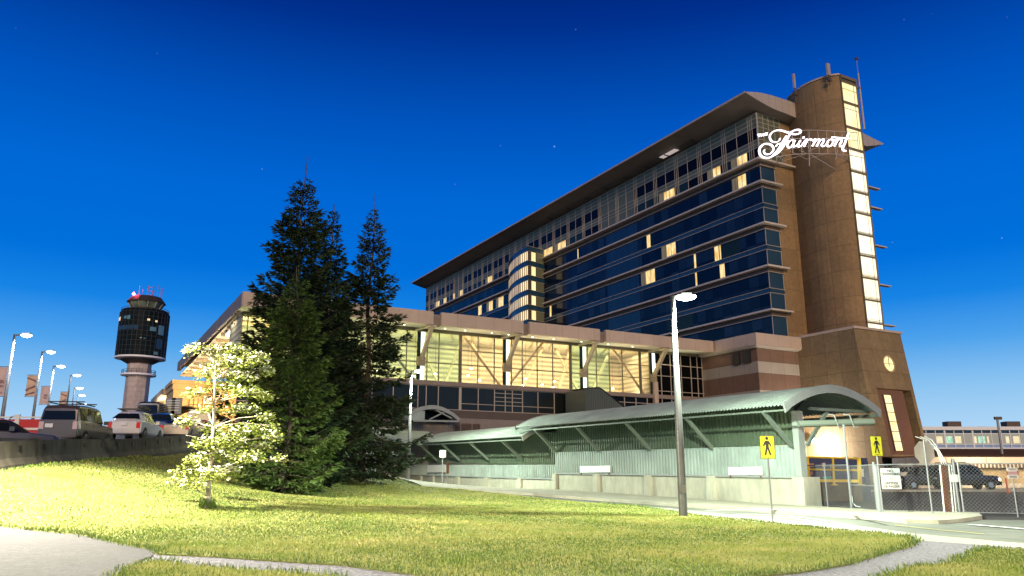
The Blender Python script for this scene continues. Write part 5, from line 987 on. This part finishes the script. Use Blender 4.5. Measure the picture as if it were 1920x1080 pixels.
# chain-link fence
F1 = [PY(1512, 950, 44.2)[:2], PY(1596, 955, 39.3)[:2]]; GATE = [F1[1], PY(1645, 961, 35.6)[:2]]; F2 = [PY(1648, 962, 35.3)[:2], PY(1800, 965, 33.8)[:2]]; F3 = [PY(1808, 966, 33.6)[:2], PY(1990, 972, 31.9)[:2]]
def chain(name, label, p0, p1, h, group=None, post=1, gap=.06, top=True, cat_='fence'):
    p0 = Vector(p0); p1 = Vector(p1); L = (p1 - p0).length; ang = math.atan2(p1.y - p0.y, p1.x - p0.x); z = H(p0.x, p0.y); dz = H(p1.x, p1.y) - z; t = root(name, label, cat_, (p0.x, p0.y, z), ang, group)
    q = MB(); s = .15; r_ = .005; g = lambda u: dz * u / L + .1
    n = int((L + h) / s)
    for k in range(n + 1):
        for sg in (1, -1):
            u0 = k * s - h if sg > 0 else k * s; u1 = u0 + sg * h; a0, a1 = 0.0, 1.0
            lo, hi = min(u0, u1), max(u0, u1)
            def clip(u): return (u - u0) / (u1 - u0)
            c = sorted((clip(0), clip(L))); a0, a1 = max(0, c[0]), min(1, c[1])
            if a1 - a0 < .01: continue
            ua, ub = u0 + (u1 - u0) * a0, u0 + (u1 - u0) * a1
            q.tube((ua, .0, a0 * h + g(ua)), (ub, .0, a1 * h + g(ub)), r_, n=3, caps=False)
    q.build('mesh', MATS['mesh_wire'], t, off=(0, 0, 0))
    q = MB()
    if top: q.tube((0, .02, h + g(0)), (L, .02, h + g(L)), .024, n=6)
    q.tube((0, .02, g(0)), (L, .02, g(L)), .014, n=5); q.build('rail', MATS['galv'], t, off=(0, 0, 0))
    k = max(1, round(L / 2.9)) * post
    for i in range(k + 1 if k else 0): u = L * i / k; q = MB(); q.tube((u, .03, -.1), (u, .03, h + .12 + g(u)), .035, n=8); q.build('post', MATS['galv'], t, off=(0, 0, 0))
    return t
chain('chain_link_fence', 'chain link fence panel in front of the blue hoarding', F1[0], F1[1], 2.0)
gt = chain('fence_gate', 'narrow chain link gate with cross bar beside the tall post', GATE[0], GATE[1], 1.95, cat_='gate')
L = (Vector(GATE[1]) - Vector(GATE[0])).length; q = MB(); q.tube((.1, .05, 1.15), (L - .1, .05, 1.15), .025, n=6); q.tube((.1, .05, .1), (.1, .05, 2.05), .03); q.tube((L - .15, .05, .1), (L - .15, .05, 2.0), .03); q.build('gate_frame', MATS['galv'], gt, off=(0, 0, 0)); q = MB(); q.path([(.3, -.05, .75), (.5, -.05, .6), (.5, -.05, .35), (.9, -.05, .2), (1.6, -.05, .18)], .02, 5); q.build('latch', MATS['sign_white'], gt, off=(0, 0, 0))
chain('chain_link_fence', 'chain link fence behind the white notice and stop sign', F2[0], F2[1], 1.95)
chain('chain_link_fence', 'chain link sliding gate panel behind the small red and white notice', F3[0], F3[1], 1.95)
for px, lb in ((1652, 'thick galvanised gate post left of the white notice'), (1799, 'thick galvanised gate post next to the brown and white rods')):
    x, _, _ = PY(px, 963, 34.2); q = MB(); q.tube((0, 0, -.1), (0, 0, 2.18 if px > 1700 else 2.0), .085, n=12); q.lathe([(.095, 2.0), (.06, 2.26), (.0, 2.28)], n=12) if px > 1700 else None; wthing(q, 'gate_post', MATS['galv'], (x, 34.2, H(x, 34.2)), lb, 'post')
# white bars and a rusty column
x0, _, _ = PY(1772, 965, 34.0)
rk = root('rod_rack', 'bundle of white rods and rusty brown column leaning by the fence', 'rack', (x0, 34, H(x0, 34)))
for i, (p0, p1) in enumerate([((1771, 964), (1762, 872)), ((1788, 965), (1779, 871)), ((1793, 965), (1784, 872))]):
    a = PY(*p0, 34.0); b = PY(*p1, 34.0); q = MB(); q.tube((a[0] - x0, 0, 0), (b[0] - x0, 0, b[2] - H(x0, 34)), .03, n=6); q.build('rod', MATS['sign_white'], rk, off=(0, 0, 0))
a = PY(1779, 964, 34.1); b = PY(1770, 871, 34.1); q = MB(); q.beam((a[0] - x0, .12, 0), (b[0] - x0, .12, b[2]), .24, .1, up=(0, 1, 0)); q.build('column', MATS['brown_rust'], rk, off=(0, 0, 0))
for k in range(3): q = MB(); q.path([(b[0] - x0 - .1 + k * .1, .05, 2.0), (b[0] - x0 - .25 + k * .05, .05, 2.6), (b[0] - x0 - .7 + k * .15, .05, 3.05), (b[0] - x0 - 1.1 + .2 * k, .05, 3.2)], .018, 5); q.build('curved_arm', MATS['sign_white'], rk, off=(0, 0, 0))
a = PY(1790, 897, 33.8); q = MB(); q.box(a[0] - x0 - .18, a[0] - x0 + .2, -.28, -.25, a[2] - .14, a[2] + .16); q.build('tag_board', MATS['sign_white'], rk, off=(0, 0, 0))
# NO TRESPASSING notice on the fence
a = PY(1649, 878, 34.75); b = PY(1690, 917, 34.75); cx_, cz_ = (a[0] + b[0]) / 2, (a[2] + b[2]) / 2; w_, h_ = b[0] - a[0], a[2] - b[2]
t = root('no_trespassing_sign', 'white no trespassing notice in two languages hung on the fence', 'sign', (cx_, 34.75, cz_)); plate(t, w_ + .04, h_ + .04, 0, 'black', 'sign_back', -.045, .004); p = plate(t, w_, h_, 0, 'sign_white')
for tx, zz, sz in (('NO', .32, .17), ('TRESPASSING', .19, .135), ('DEFENSE', -.19, .15), ('DE PASSER', -.33, .15)):
    tm = text_mb(tx, sz, .001, .001); q = MB(); q.add([(v[0], -.056 + v[2], zz + v[1]) for v in tm.v], tm.f); q.build('lettering', MATS['black'], p, off=(0, 0, 0))
poly(p, [[(0, .11), (.03, .05), (.08, .07), (.07, .0), (.09, -.02), (.02, -.05), (.01, -.1), (-.01, -.1), (-.02, -.05), (-.09, -.02), (-.07, .0), (-.08, .07), (-.03, .05)]], -.056, 'faded' if mat('faded', (.55, .66, .42), .6) is None else 'faded', 'leaf_emblem')
a = PY(1885, 877, 32.6); b = PY(1909, 897, 32.6); xx = (a[0] + b[0]) / 2; t = signpost('warning_sign', 'small white and dark red notice on a thin post right of the gate', 'sign', xx, 32.6, a[2] - H(xx, 32.6) + .1, 0, .025)
zc = (a[2] + b[2]) / 2 - H(xx, 32.6); p = plate(t, b[0] - a[0], a[2] - b[2], zc, 'sign_white'); q = MB(); q.box(-.24, .24, -.06, -.057, zc - .08, zc + .08); q.build('red_band', MATS['sign_red'], p, off=(0, 0, 0))
q = MB()
for zz in (.17, .13, -.13, -.17): q.box(-.15, .15, -.06, -.057, zc + zz - .01, zc + zz + .01)
q.build('small_print', MATS['black'], p, off=(0, 0, 0)); q = MB()
for zz in (.05, 0, -.05): q.box(-.2, .2, -.065, -.061, zc + zz - .01, zc + zz + .01)
q.build('pale_print', MATS['sign_white'], p, off=(0, 0, 0))
# yellow guard rail, blue hoarding, loading wall
ox, oy, _ = PY(1590, 900, 47); gr = root('guard_rail', 'bright yellow steel guard rail behind the fence', 'railing', (ox, 47, 0)); Pg = lambda px, py, Y=47: (lambda v: (v[0] - ox, v[1] - 47, v[2]))(PY(px, py, Y))
mrail = MATS['yellow_steel']
for pts in ([(1510, 908), (1509, 862), (1514, 857), (1608, 860), (1611, 908)], [(1511, 880), (1610, 882)]): q = MB(); q.path([Pg(*p) for p in pts], .055, 6); q.build('rail', mrail, gr, off=(0, 0, 0))
q = MB(); q.beam(Pg(1512, 901), Pg(1611, 902), .08, .16); q.build('toe_board', mrail, gr, off=(0, 0, 0))
for px in (1514, 1561, 1611): q = MB(); q.beam(Pg(px, 858), Pg(px + 3, 908), .12, .1, up=(0, 1, 0)); a = Pg(px + 3, 908); q.box(a[0] - .18, a[0] + .18, -.12, .12, a[2] - .06, a[2]); q.build('post', mrail, gr, off=(0, 0, 0))
ox, _, _ = PY(1570, 900, 50); hd = root('blue_hoarding', 'blue printed hoarding and doorway behind the yellow rail', 'hoarding', (ox, 50, 0)); Ph = lambda px, py, Y=50: (lambda v: (v[0] - ox, v[1] - 50, v[2]))(PY(px, py, Y))
a, b = Ph(1503, 857), Ph(1631, 907); q = MB(); q.box(a[0], b[0], 0, .1, b[2], a[2] - .05); q.build('panel', MATS['blue_panel'], hd, off=(0, 0, 0))
a, b = Ph(1618, 866), Ph(1635, 952); q = MB(); q.box(a[0], b[0], -.1, 1.2, -.1, a[2]); q.build('door_panel', MATS['blue_panel'], hd, off=(0, 0, 0))
mat('teal', (.02, .35, .32), .5); mat('salmon', (.55, .28, .22), .6)
for px0, px1, py0, py1, mt in ((1543, 1560, 893, 903, 'teal'), (1515, 1520, 872, 898, 'sign_white'), (1611, 1620, 879, 894, 'sign_white'), (1517, 1526, 869, 876, 'salmon'), (1540, 1548, 868, 876, 'salmon'), (1556, 1562, 870, 878, 'steel'), (1518, 1524, 884, 890, 'salmon')):
    a, b = Ph(px0, py0), Ph(px1, py1); q = MB(); q.box(a[0], b[0], -.03, -.005, b[2], a[2]); q.build('print_patch', MATS[mt], hd, off=(0, 0, 0))
a, b = Ph(1505, 907), Ph(1617, 957); q = MB(); q.box(a[0] - .3, b[0], -.2, .2, -.3, a[2] + .02); wthing(q, 'loading_wall', mat('dock_conc', (.16, .13, .09), .9, noise=(1.5, .35)), (ox, 50, 0), 'low drab concrete dock wall below the blue hoarding', 'wall')
# rolled awning beside the arch
q = MB(); a, b = PY(1497, 795, 39.4), PY(1638, 791, 39.4); q.tube((a[0] - ox, 0, a[2]), (b[0] - ox, 0, b[2]), .17, n=12); t = wthing(q, 'rolled_awning', MATS['brace_grey'], (ox, 39.4, 0), 'long rolled green awning hung beside the arched roof end', 'awning')
q = MB()
for px in (1563, 1592): c = PY(px, 790, 39.3); q.path([(c[0] - ox - .25, -.1, c[2] + .35), (c[0] - ox, -.2, c[2] + .3), (c[0] - ox + .1, -.2, c[2]), (c[0] - ox + .2, -.15, c[2] - .3), (c[0] - ox + .4, -.1, c[2] - .3)], .03, 5)
q.build('strap', MATS['frame_grey'], t, off=(0, 0, 0))
# flood light on the block wall, and its light
fx_, fy_ = XY(43.6, 51.9); fl = root('flood_light', 'blazing white wall flood light beside the walkway end', 'light', (fx_, fy_, 6.2)); q = MB(); q.box(-.5, .5, -.15, .15, -.25, .25); q.build('lens', MATS['lens_warm'], fl, off=(0, 0, 0)); q = MB(); q.box(-.55, .55, .15, .4, -.3, .3); q.build('housing', MATS['frame_grey'], fl, off=(0, 0, 0))
x, y = XY(41.8, 50.6); lamp('POINT', (x, y, 5.2), 5200, (1, .95, .84), .35, name='flood_glow')
x, y = XY(26, 58); lamp('SPOT', (x, y, 9), 1500, (1, .78, .5), .4, 150, direction=(.3, .6, -1), name='yard_fill')
for x in (48, 58, 68): lamp('POINT', (x, 80.5, 3.0), 1700, (1, .86, .58), .4, name='viaduct_fill')  # added lights without fixtures, brightening the wall under the viaduct
for x in (44, 56, 68): lamp('POINT', (x, 70, 6.5), 1500, (1, .86, .62), .4, name='yard_fill')  # more added lights without fixtures, lifting the dark yard
# ================================================================== FAR RIGHT: viaduct, terminal concourse
vx, vy = 58, 84
vi = root('viaduct', 'long pale elevated road edge with lit wall and dark strip beneath', 'bridge', (vx, vy, 0)); mat('via', (.50, .40, .31), .85, noise=(.4, .15)); mat('via_wall', (.42, .31, .17), .9, noise=(.35, .3, (1, 1, 1), 1.2))
Pv = lambda px, py, Y=84: (lambda v: (v[0] - vx, v[1] - vy, v[2]))(PY(px, py, Y))
zt, zb = Pv(1800, 857)[2], Pv(1800, 869)[2]; q = MB(); q.box(-15.4, 60, 0, 6, zb, zt); q.build('fascia', mat('via_fascia', (.50, .40, .31), .85, noise=(.4, .15), panel=(4.2, 999, .09, .4, .15)), vi, off=(0, 0, 0))
q = MB(); q.box(-16, 60, -.25, 0.3, Pv(1800, 877)[2], zb - .02); q.build('grille', MATS['ledge_dark'], vi, off=(0, 0, 0))
q = MB()
for i in range(190): q.box(-15 + i * .4, -14.86 + i * .4, -.3, -.26, Pv(1800, 877)[2], zb - .05)
q.build('grille_bar', MATS['via'], vi, off=(0, 0, 0))
q = MB(); q.box(-17, 60, 1.0, 1.5, 0, zb); q.build('wall', MATS['via_wall'], vi, off=(0, 0, 0))
q = MB(); q.extr([(-.6, 0), (-.45, .3), (-.15, .9), (.1, .9), (.3, 0)], 0, -16, 60); q.build('kerb_barrier', mat('jersey_pale', (.42, .36, .28), .9, noise=(.8, .5)), vi, off=(0, 0, 0))
for xx in (-2, 3.2, 8.4, 13.6): q = MB(); q.box(xx, xx + .15, .6, 1.0, .9, zb); q.build('pillar', MATS['via'], vi, off=(0, 0, 0))
cn = root('concourse_building', 'glass airport concourse with lit rooms far behind the fence', 'building', (86, 150, 0)); Pc = lambda px, py, Y=150: (lambda v: (v[0] - 86, v[1] - 150, v[2]))(PY(px, py, Y))
za, zb_, zc1, zc2, zd = Pc(1850, 800)[2], Pc(1850, 807)[2], Pc(1850, 813)[2], Pc(1850, 833)[2], Pc(1850, 842)[2]; xl, xr = -9.8, 45
q = MB(); q.box(xl, xr, -.4, 12, zb_ + .05, za); q.build('roof', mat('white_fascia', (.78, .80, .85), .6), cn, off=(0, 0, 0))
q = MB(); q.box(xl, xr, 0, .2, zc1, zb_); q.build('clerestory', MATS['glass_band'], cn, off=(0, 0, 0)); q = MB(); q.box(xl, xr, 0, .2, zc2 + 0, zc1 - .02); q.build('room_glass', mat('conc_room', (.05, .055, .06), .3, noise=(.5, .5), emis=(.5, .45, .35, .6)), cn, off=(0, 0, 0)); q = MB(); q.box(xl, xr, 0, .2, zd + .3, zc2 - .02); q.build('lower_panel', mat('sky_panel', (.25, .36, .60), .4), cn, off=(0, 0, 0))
q = MB(); q.box(xl - .2, xr, -.3, .2, zd, zd + .28); q.build('sill', MATS['white_fascia'], cn, off=(0, 0, 0))
conc = lit_mat('conc_lit', (.9, .75, .35), (1, .95, .7), .8, (1, 1, 1), 1.5); concg = lit_mat('conc_green', (.25, .6, .4), (.7, .95, .7), .9, (1, 1, 1), 2)
for px0, px1, mt in ((1755, 1768, conc), (1773, 1787, concg), (1790, 1803, conc), (1833, 1848, concg), (1850, 1855, conc), (1822, 1832, conc), (1885, 1893, conc), (1899, 1912, conc)): a, b = Pc(px0, 818), Pc(px1, 831); q = MB(); q.box(a[0], b[0], -.04, -.01, b[2], a[2]); q.build('lit_window', mt, cn, off=(0, 0, 0))
q = MB(); xx = xl
i = 0
while xx < xr:
    wd = .16 if i % 3 == 0 else .07; q.box(xx - wd, xx + wd, -.14, -.042, zd + .3, zb_); xx += 1.75; i += 1
for zz in (zc1, zc2): q.box(xl, xr, -.1, -.045, zz - .07, zz + .07)
q.build('mullion', MATS['white_fascia'], cn, off=(0, 0, 0))
for px in (1807, 1920): a = Pc(px, 799); q = MB(); q.box(a[0] - 1.3, a[0] + 1.3, 3, 5, za, za + 1.2); q.build('roof_unit', MATS['ledge_dark'], cn, off=(0, 0, 0))
q = MB(); a, b = Pv(1720, 856), Pv(1720, 843, 140); q.add([(-14.5, 6, zt), (60, 6, zt), (66, 62, zd - .1), (-4, 62, zd - .1)], [(0, 1, 2, 3)]); wthing(q, 'striped_roof', mat('brown_roof', (.26, .15, .09), 1.0, spec=0, wave=('X', 1.1, .35)), (vx, vy, 0), 'low brown ribbed roof between the viaduct and the glass concourse', 'roof')
t = signpost('light_pole', 'tall thin grey pole in front of the glass concourse', 'pole', PY(1878, 842, 110)[0], 110, PY(1872, 790, 110)[2] - .5, 0, .16); q = MB(); q.box(-.4, .6, -.15, .15, PY(1872, 790, 110)[2] - .5, PY(1872, 790, 110)[2] - .1); q.build('head', MATS['ledge_dark'], t, off=(0, 0, 0))
x, _, _ = PY(1889, 917, 60); q = MB(); q.lathe([(.18, 0), (.16, .06), (.07, .08), (.055, 1.0), (.08, 1.05)], n=10); wthing(q, 'delineator_post', MATS['orange'], (x, 60, H(x, 60)), 'orange plastic delineator post near the pale wall', 'post')
q = MB(); q.box(-16, 40, -.1, .1, 0, .16); a = PY(1790, 919, 62); wthing(q, 'kerb', MATS['wall_conc'], (a[0], 62, H(a[0], 62)), kind='structure')
# red and white things on the ramp, grey boards
x, y, z = PY(25, 800, 44); bd = root('road_barrier', 'red plastic barrier with white rail between the saloon and the silver SUV', 'barrier', (x, 44, z - .5)); q = MB(); q.extr([(-.3, 0), (-.12, .9), (.12, .9), (.3, 0)], 0, -2.4, 1.6); q.build('body', mat('red_plastic', (.5, .03, .02), .5), bd, off=(0, 0, 0)); q = MB(); q.beam((-2.4, -.2, 1.0), (1.6, -.2, 1.0), .06, .08); q.beam((-.7, -.2, .55), (.1, -.2, 1.1), .06, .06); q.beam((.3, -.2, .4), (.3, -.2, 1.15), .25, .1, up=(0, 1, 0)); q.box(-2.4, 1.6, -.32, -.28, .3, .42); q.build('white_rail', MATS['sign_white'], bd, off=(0, 0, 0))
for px, lb in ((319, 'grey information board on posts beyond the parked cars, left one'), (331, 'grey information board on posts beyond the parked cars, right one')):
    x, y, z = PY(px, 763, 66); t = root('info_board', lb, 'sign', (x, 66, z)); q = MB(); q.box(-.42, .42, -.04, .04, -.6, .75); q.build('panel', mat('board_grey', (.33, .36, .36), .6, noise=(3, .4)), t, off=(0, 0, 0)); q = MB(); q.tube((-.35, .05, -3), (-.35, .05, .7), .04); q.tube((.35, .05, -3), (.35, .05, .7), .04); q.build('leg', MATS['galv'], t, off=(0, 0, 0)); q = MB()
    for zz in (.5, .3, .1, -.1, -.3): q.box(-.3, .25, -.05, -.042, zz, zz + .06)
    q.build('print', MATS['sign_white'], t, off=(0, 0, 0))
# ================================================================== VEHICLES
def paint(name, c, metal=.3): return mat(name, c, .28, metal, spec=.6, coat=.6, noise=(2, .1))
mat('car_glass', (.008, .012, .016), .06, spec=.25); mat('tail_red', (.45, .02, .02), .2, emis=(1, .05, .03, .15)); mat('tail_clear', (.6, .45, .45), .2); mat('chrome', (.6, .6, .6), .15, .9); mat('plate_white', (.7, .72, .78), .5)
def car(label, X, Y, Z, heading, st, pnt, cat_='car', name='parked_car', L=4.7, W=1.88, rear='x', rack=0, group=None, lit=False, glass=None, belt=1.0):
    """st: stations (x, zbelt, ztop, half width top); cabin where ztop > zbelt; x forward"""
    t = root(name, label, cat_, (X, Y, Z), math.pi / 2 - math.radians(heading) , group); w2 = W / 2; rows = []
    for x, zb, zt, wt in st:
        endf = min(1, (L / 2 - abs(x)) / .35 + .82); w_ = w2 * min(1, endf)
        zt_ = max(zt, zb + .02); rows.append([(x, -w_ * .90, .30), (x, -w_, .42), (x, -w_ * 1.01, (.42 + zb) / 2), (x, -w_ * .965, zb), (x, -wt, zt_ - .07), (x, -wt * .86, zt_), (x, 0, zt_ + .025), (x, wt * .86, zt_), (x, wt, zt_ - .07), (x, w_ * .965, zb), (x, w_ * 1.01, (.42 + zb) / 2), (x, w_, .42), (x, w_ * .90, .30)])
    k = 13; q = MB(); n = len(rows); q.add([p for r in rows for p in r], [(i * k + j, (i + 1) * k + j, (i + 1) * k + (j + 1) % k, i * k + (j + 1) % k) for i in range(n - 1) for j in range(k)] + [tuple(range(k)), tuple(range(n * k - 1, (n - 1) * k - 1, -1))])
    b = q.build('body', pnt, t, off=(0, 0, 0)); bv = b.modifiers.new('bv', 'BEVEL'); bv.width = .03; bv.segments = 2; bv.limit_method = 'ANGLE'; bv.angle_limit = .6
    xs = [s[0] for s in st]
    def iv(x, c): return float(np.interp(x, xs, [s[c] for s in st]))
    def side(x, z, sg, o=.012):
        zb, zt, wt = iv(x, 1), iv(x, 2), iv(x, 3); u = min(1, max(0, (z - zb) / max(.05, zt - .07 - zb))); endf = min(1, (L / 2 - abs(x)) / .35 + .82); return (x, sg * (w2 * min(1, endf) * .965 * (1 - u) + wt * u + o), z)
    G_ = glass or MATS['car_glass']; cab = [s for s in st if s[2] > s[1] + .3]; x0c, x1c = cab[0][0], cab[-1][0]; nw = 3 if x1c - x0c > 2.2 else 2
    xw = np.linspace(x0c + .14, x1c - .05, nw + 1)
    for sg in (1, -1):
        for i in range(nw):
            xa, xb = xw[i] + .05, xw[i + 1] - .05; P_ = []
            for x in np.linspace(xa, xb, 4): P_.append(side(x, iv(x, 1) + .05, sg))
            for x in np.linspace(xb + (.28 if i == nw - 1 and st[-1][1] < 1.2 else 0) * 0, xa, 4): P_.append(side(x, iv(x, 2) - .13, sg))
            if i == nw - 1: P_.insert(4, side(xb + .22, iv(xb + .22, 1) + .05, sg, .014))
            q = MB(); q.add(P_, [tuple(range(len(P_)))[::sg * -1 if sg > 0 else 1]]); q.build('side_window', G_, t, off=(0, 0, 0))
        for xx in (-L * .31, L * .31):                # wheels and dark arches
            q = MB(); q.tube((xx, sg * (w2 - .20), .34), (xx, sg * (w2 + .015), .34), .40, n=18); q.build('wheel_arch', MATS['black'], t, off=(0, 0, 0))
            q = MB(); q.tube((xx, sg * (w2 - .2), .34), (xx, sg * (w2 + .03), .34), .34, n=18); wh = q.build('wheel', MATS['rubber'], t, off=(0, 0, 0))
            q = MB(); q.tube((xx, sg * (w2 + .03), .34), (xx, sg * (w2 + .045), .34), .21, n=10); q.build('rim', MATS['chrome'], wh, off=(0, 0, 0))
        mx = x1c + .1; q = MB(); q.box(mx - .08, mx + .1, sg * (w2 + .02), sg * (w2 + .2), iv(mx, 1) + .02, iv(mx, 1) + .2); q.build('mirror', pnt, t, off=(0, 0, 0))
        q = MB(); a = side(st[0][0] + .02, iv(st[0][0], 1) - .12, sg); q.box(st[0][0] - .02, st[0][0] + .16, sg * w2 * .70, sg * w2 * .93, iv(xs[0], 1) - .38, iv(xs[0], 1) - .02); q.build('tail_light', MATS['tail_clear' if rear == 'clear' else 'tail_red'], t, off=(0, 0, 0))
        q = MB(); q.box(xs[-1] - .12, xs[-1] + .02, sg * w2 * .60, sg * w2 * .88, iv(xs[-1], 1) - .26, iv(xs[-1], 1) - .08); q.build('headlight', MATS['lens_warm'] if lit else MATS['tail_clear'], t, off=(0, 0, 0))
        for xx in xw[1:-1]: q = MB(); q.box(xx - .22, xx - .04, sg * (w2 + .0), sg * (w2 + .02), iv(xx, 1) - .13, iv(xx, 1) - .09); q.build('door_handle', pnt, t, off=(0, 0, 0))
    # rear and front glass
    for (i, j, nm, fs) in ((0, 1, 'rear_window', 1), (-1, -2, 'windscreen', -1)):
        cabi = [n_ for n_, s in enumerate(st) if s[2] > s[1] + .3]; e = cabi[0] if fs == 1 else cabi[-1]; o_ = e - fs
        if not (0 <= o_ < len(st)): o_ = e
        p0 = Vector((st[o_][0], 0, st[o_][2])); p1 = Vector((st[e][0], 0, st[e][2] - .05)); d_ = (p1 - p0).normalized(); nv = Vector((-d_.z, 0, d_.x)) * (1 if fs == 1 else -1) * .05
        wa = st[e][3]; u0, u1 = p0 + (p1 - p0) * .10 + nv, p0 + (p1 - p0) * .88 + nv
        q = MB(); q.add([(u0.x, -w2 * .80, u0.z), (u0.x, w2 * .80, u0.z), (u1.x, wa * .88, u1.z), (u1.x, -wa * .88, u1.z)], [(0, 1, 2, 3)]); q.build(nm, G_, t, off=(0, 0, 0))
    q = MB(); q.box(xs[0] - .06, xs[0] + .1, -w2 * .93, w2 * .93, .34, .62); q.build('rear_bumper', pnt, t, off=(0, 0, 0)); q = MB(); q.box(xs[-1] - .1, xs[-1] + .06, -w2 * .93, w2 * .93, .32, .58); q.build('front_bumper', pnt, t, off=(0, 0, 0))
    q = MB(); q.box(xs[0] - .075, xs[0] - .05, -.16, .16, .78, .92) if rear != 'clear' else q.box(xs[0] - .05, xs[0] - .02, .22, .58, .80, .98); q.build('number_plate', MATS['plate_white'], t, off=(0, 0, 0))
    if rack:
        zt = max(s[2] for s in st); q = MB()
        for sg in (1, -1): q.beam((x0c + .2, sg * .62, zt + .08), (x1c - .5, sg * .62, zt + .08), .05, .05)
        for xx in (x0c + .5, x1c - .9): q.beam((xx, -.85, zt + .15), (xx, .85, zt + .15), .07, .05); 
        if rack > 1: q.box(x0c + .1, x1c - .7, -.7, -.45, zt + .2, zt + .3)
        q.build('roof_rack', MATS['black'], t, off=(0, 0, 0))
    return t
SUV = [(-2.36, 1.10, 1.12, .80), (-2.30, 1.12, 1.70, .78), (-2.12, 1.12, 1.87, .78), (-1.0, 1.10, 1.93, .78), (.3, 1.09, 1.90, .77), (.62, 1.09, 1.82, .75), (1.15, 1.08, 1.12, .72), (1.3, 1.07, 1.08, .72), (2.1, 1.02, 1.03, .70), (2.36, .92, .93, .66)]
CUV = [(-2.2, .98, 1.0, .70), (-2.08, 1.02, 1.10, .66), (-1.55, 1.04, 1.56, .62), (-.9, 1.03, 1.66, .62), (.1, 1.0, 1.64, .62), (.45, .99, 1.58, .62), (1.25, .97, 1.0, .66), (2.0, .88, .89, .64), (2.2, .76, .77, .60)]
SED = [(-2.3, .92, .93, .66), (-1.9, .97, .98, .68), (-1.0, .95, 1.36, .56), (-.5, .94, 1.43, .56), (.3, .92, 1.42, .56), (.5, .92, 1.38, .57), (1.2, .90, .92, .66), (2.1, .80, .81, .64), (2.3, .68, .69, .6)]
VAN = [(-2.7, 1.3, 1.35, .82), (-2.65, 1.3, 2.3, .80), (-2.4, 1.3, 2.42, .80), (1.0, 1.25, 2.42, .80), (1.35, 1.2, 2.3, .78), (1.95, 1.15, 1.18, .78), (2.6, 1.0, 1.01, .76), (2.72, .85, .86, .7)]
PICK = [(-2.8, 1.02, 1.04, .88), (-.7, 1.04, 1.05, .88), (-.62, 1.08, 1.8, .70), (-.2, 1.08, 1.86, .70), (.7, 1.07, 1.84, .70), (1.3, 1.06, 1.08, .8), (2.5, 1.0, 1.01, .82), (2.8, .85, .86, .78)]
silver = paint('paint_silver', (.12, .095, .085), .4); white = paint('paint_white_car', (.66, .66, .68), .05); darkg = paint('paint_dark', (.022, .025, .022), .3); blackp = paint('paint_black', (.012, .012, .014), .3); bluep = paint('paint_blue', (.015, .04, .13), .4); tan = paint('paint_tan', (.32, .29, .25), .4); greyp = paint('paint_grey', (.035, .035, .04), .3)
def put(px, Y, dx=0): x, _, _ = PY(px, 800, Y); return x + dx, Y, H(x + dx, Y)
def atz(px, py, Y): return PY(px, py, Y)
x, y, zt = atz(152, 764, 40.5); car('silver boxy SUV with dark windows, first behind the barrier', x, 40.5, zt - 1.95, -7, SUV, silver, 'SUV', rear='clear', rack=1)
x, y, zt = atz(256, 774, 47.5); car('white crossover with black roof rack parked behind the silver SUV', x + .1, 47.5, zt - 1.66, -8, CUV, white, 'SUV', rack=2)
x, y, zt = atz(296, 758, 66); car('dark van with high roof beyond the white crossover', x, 66, zt - 2.44, -9, VAN, greyp, 'van', 'parked_van', W=2.0, L=5.4)
x, y, zt = atz(313, 777, 56.5); car('dark blue car half hidden behind the white crossover', x, 56.5, zt - 1.66, -10, CUV, bluep)
x, y, zt = atz(342, 786, 53.5); car('dark tan car behind the flowering tree branches', x, 53.5, zt - 1.44, -12, SED, tan)
x, y, zt = atz(376, 770, 60); car('white pickup truck seen from behind through the blossom', x, 60, zt - 1.88, -12, PICK, white, 'pickup', 'parked_pickup', L=5.6, W=2.0)
x, y, zt = atz(-30, 786, 33.0); car('dark grey saloon mostly outside the picture, beside the red barrier', x + .6, 33.0, zt - 1.46, 62, SED, greyp)
yr = 66
x, _, z = atz(1737, 917, yr); car('black SUV behind the fence between the white notice and the stop sign', x, yr, z, -90, [(s[0], s[1], s[2] * .97 if s[2] > 1.2 else s[2], s[3]) for s in SUV], blackp, 'SUV', L=4.72)
x, _, z = atz(1812, 917, yr - 1); car('black SUV behind the gate with bright headlights, next to the orange post', x, yr - 1, z, 88, SUV, blackp, 'SUV', lit=True, rack=1)
x, _, z = atz(1690, 906, 78); car('pale car parked farther back beyond the black SUV', x, 78, z, -88, CUV, tan)
# ------------------------------------------------------------------ tidy
for o in list(bpy.data.objects):
    if '_off' in o: del o['_off']
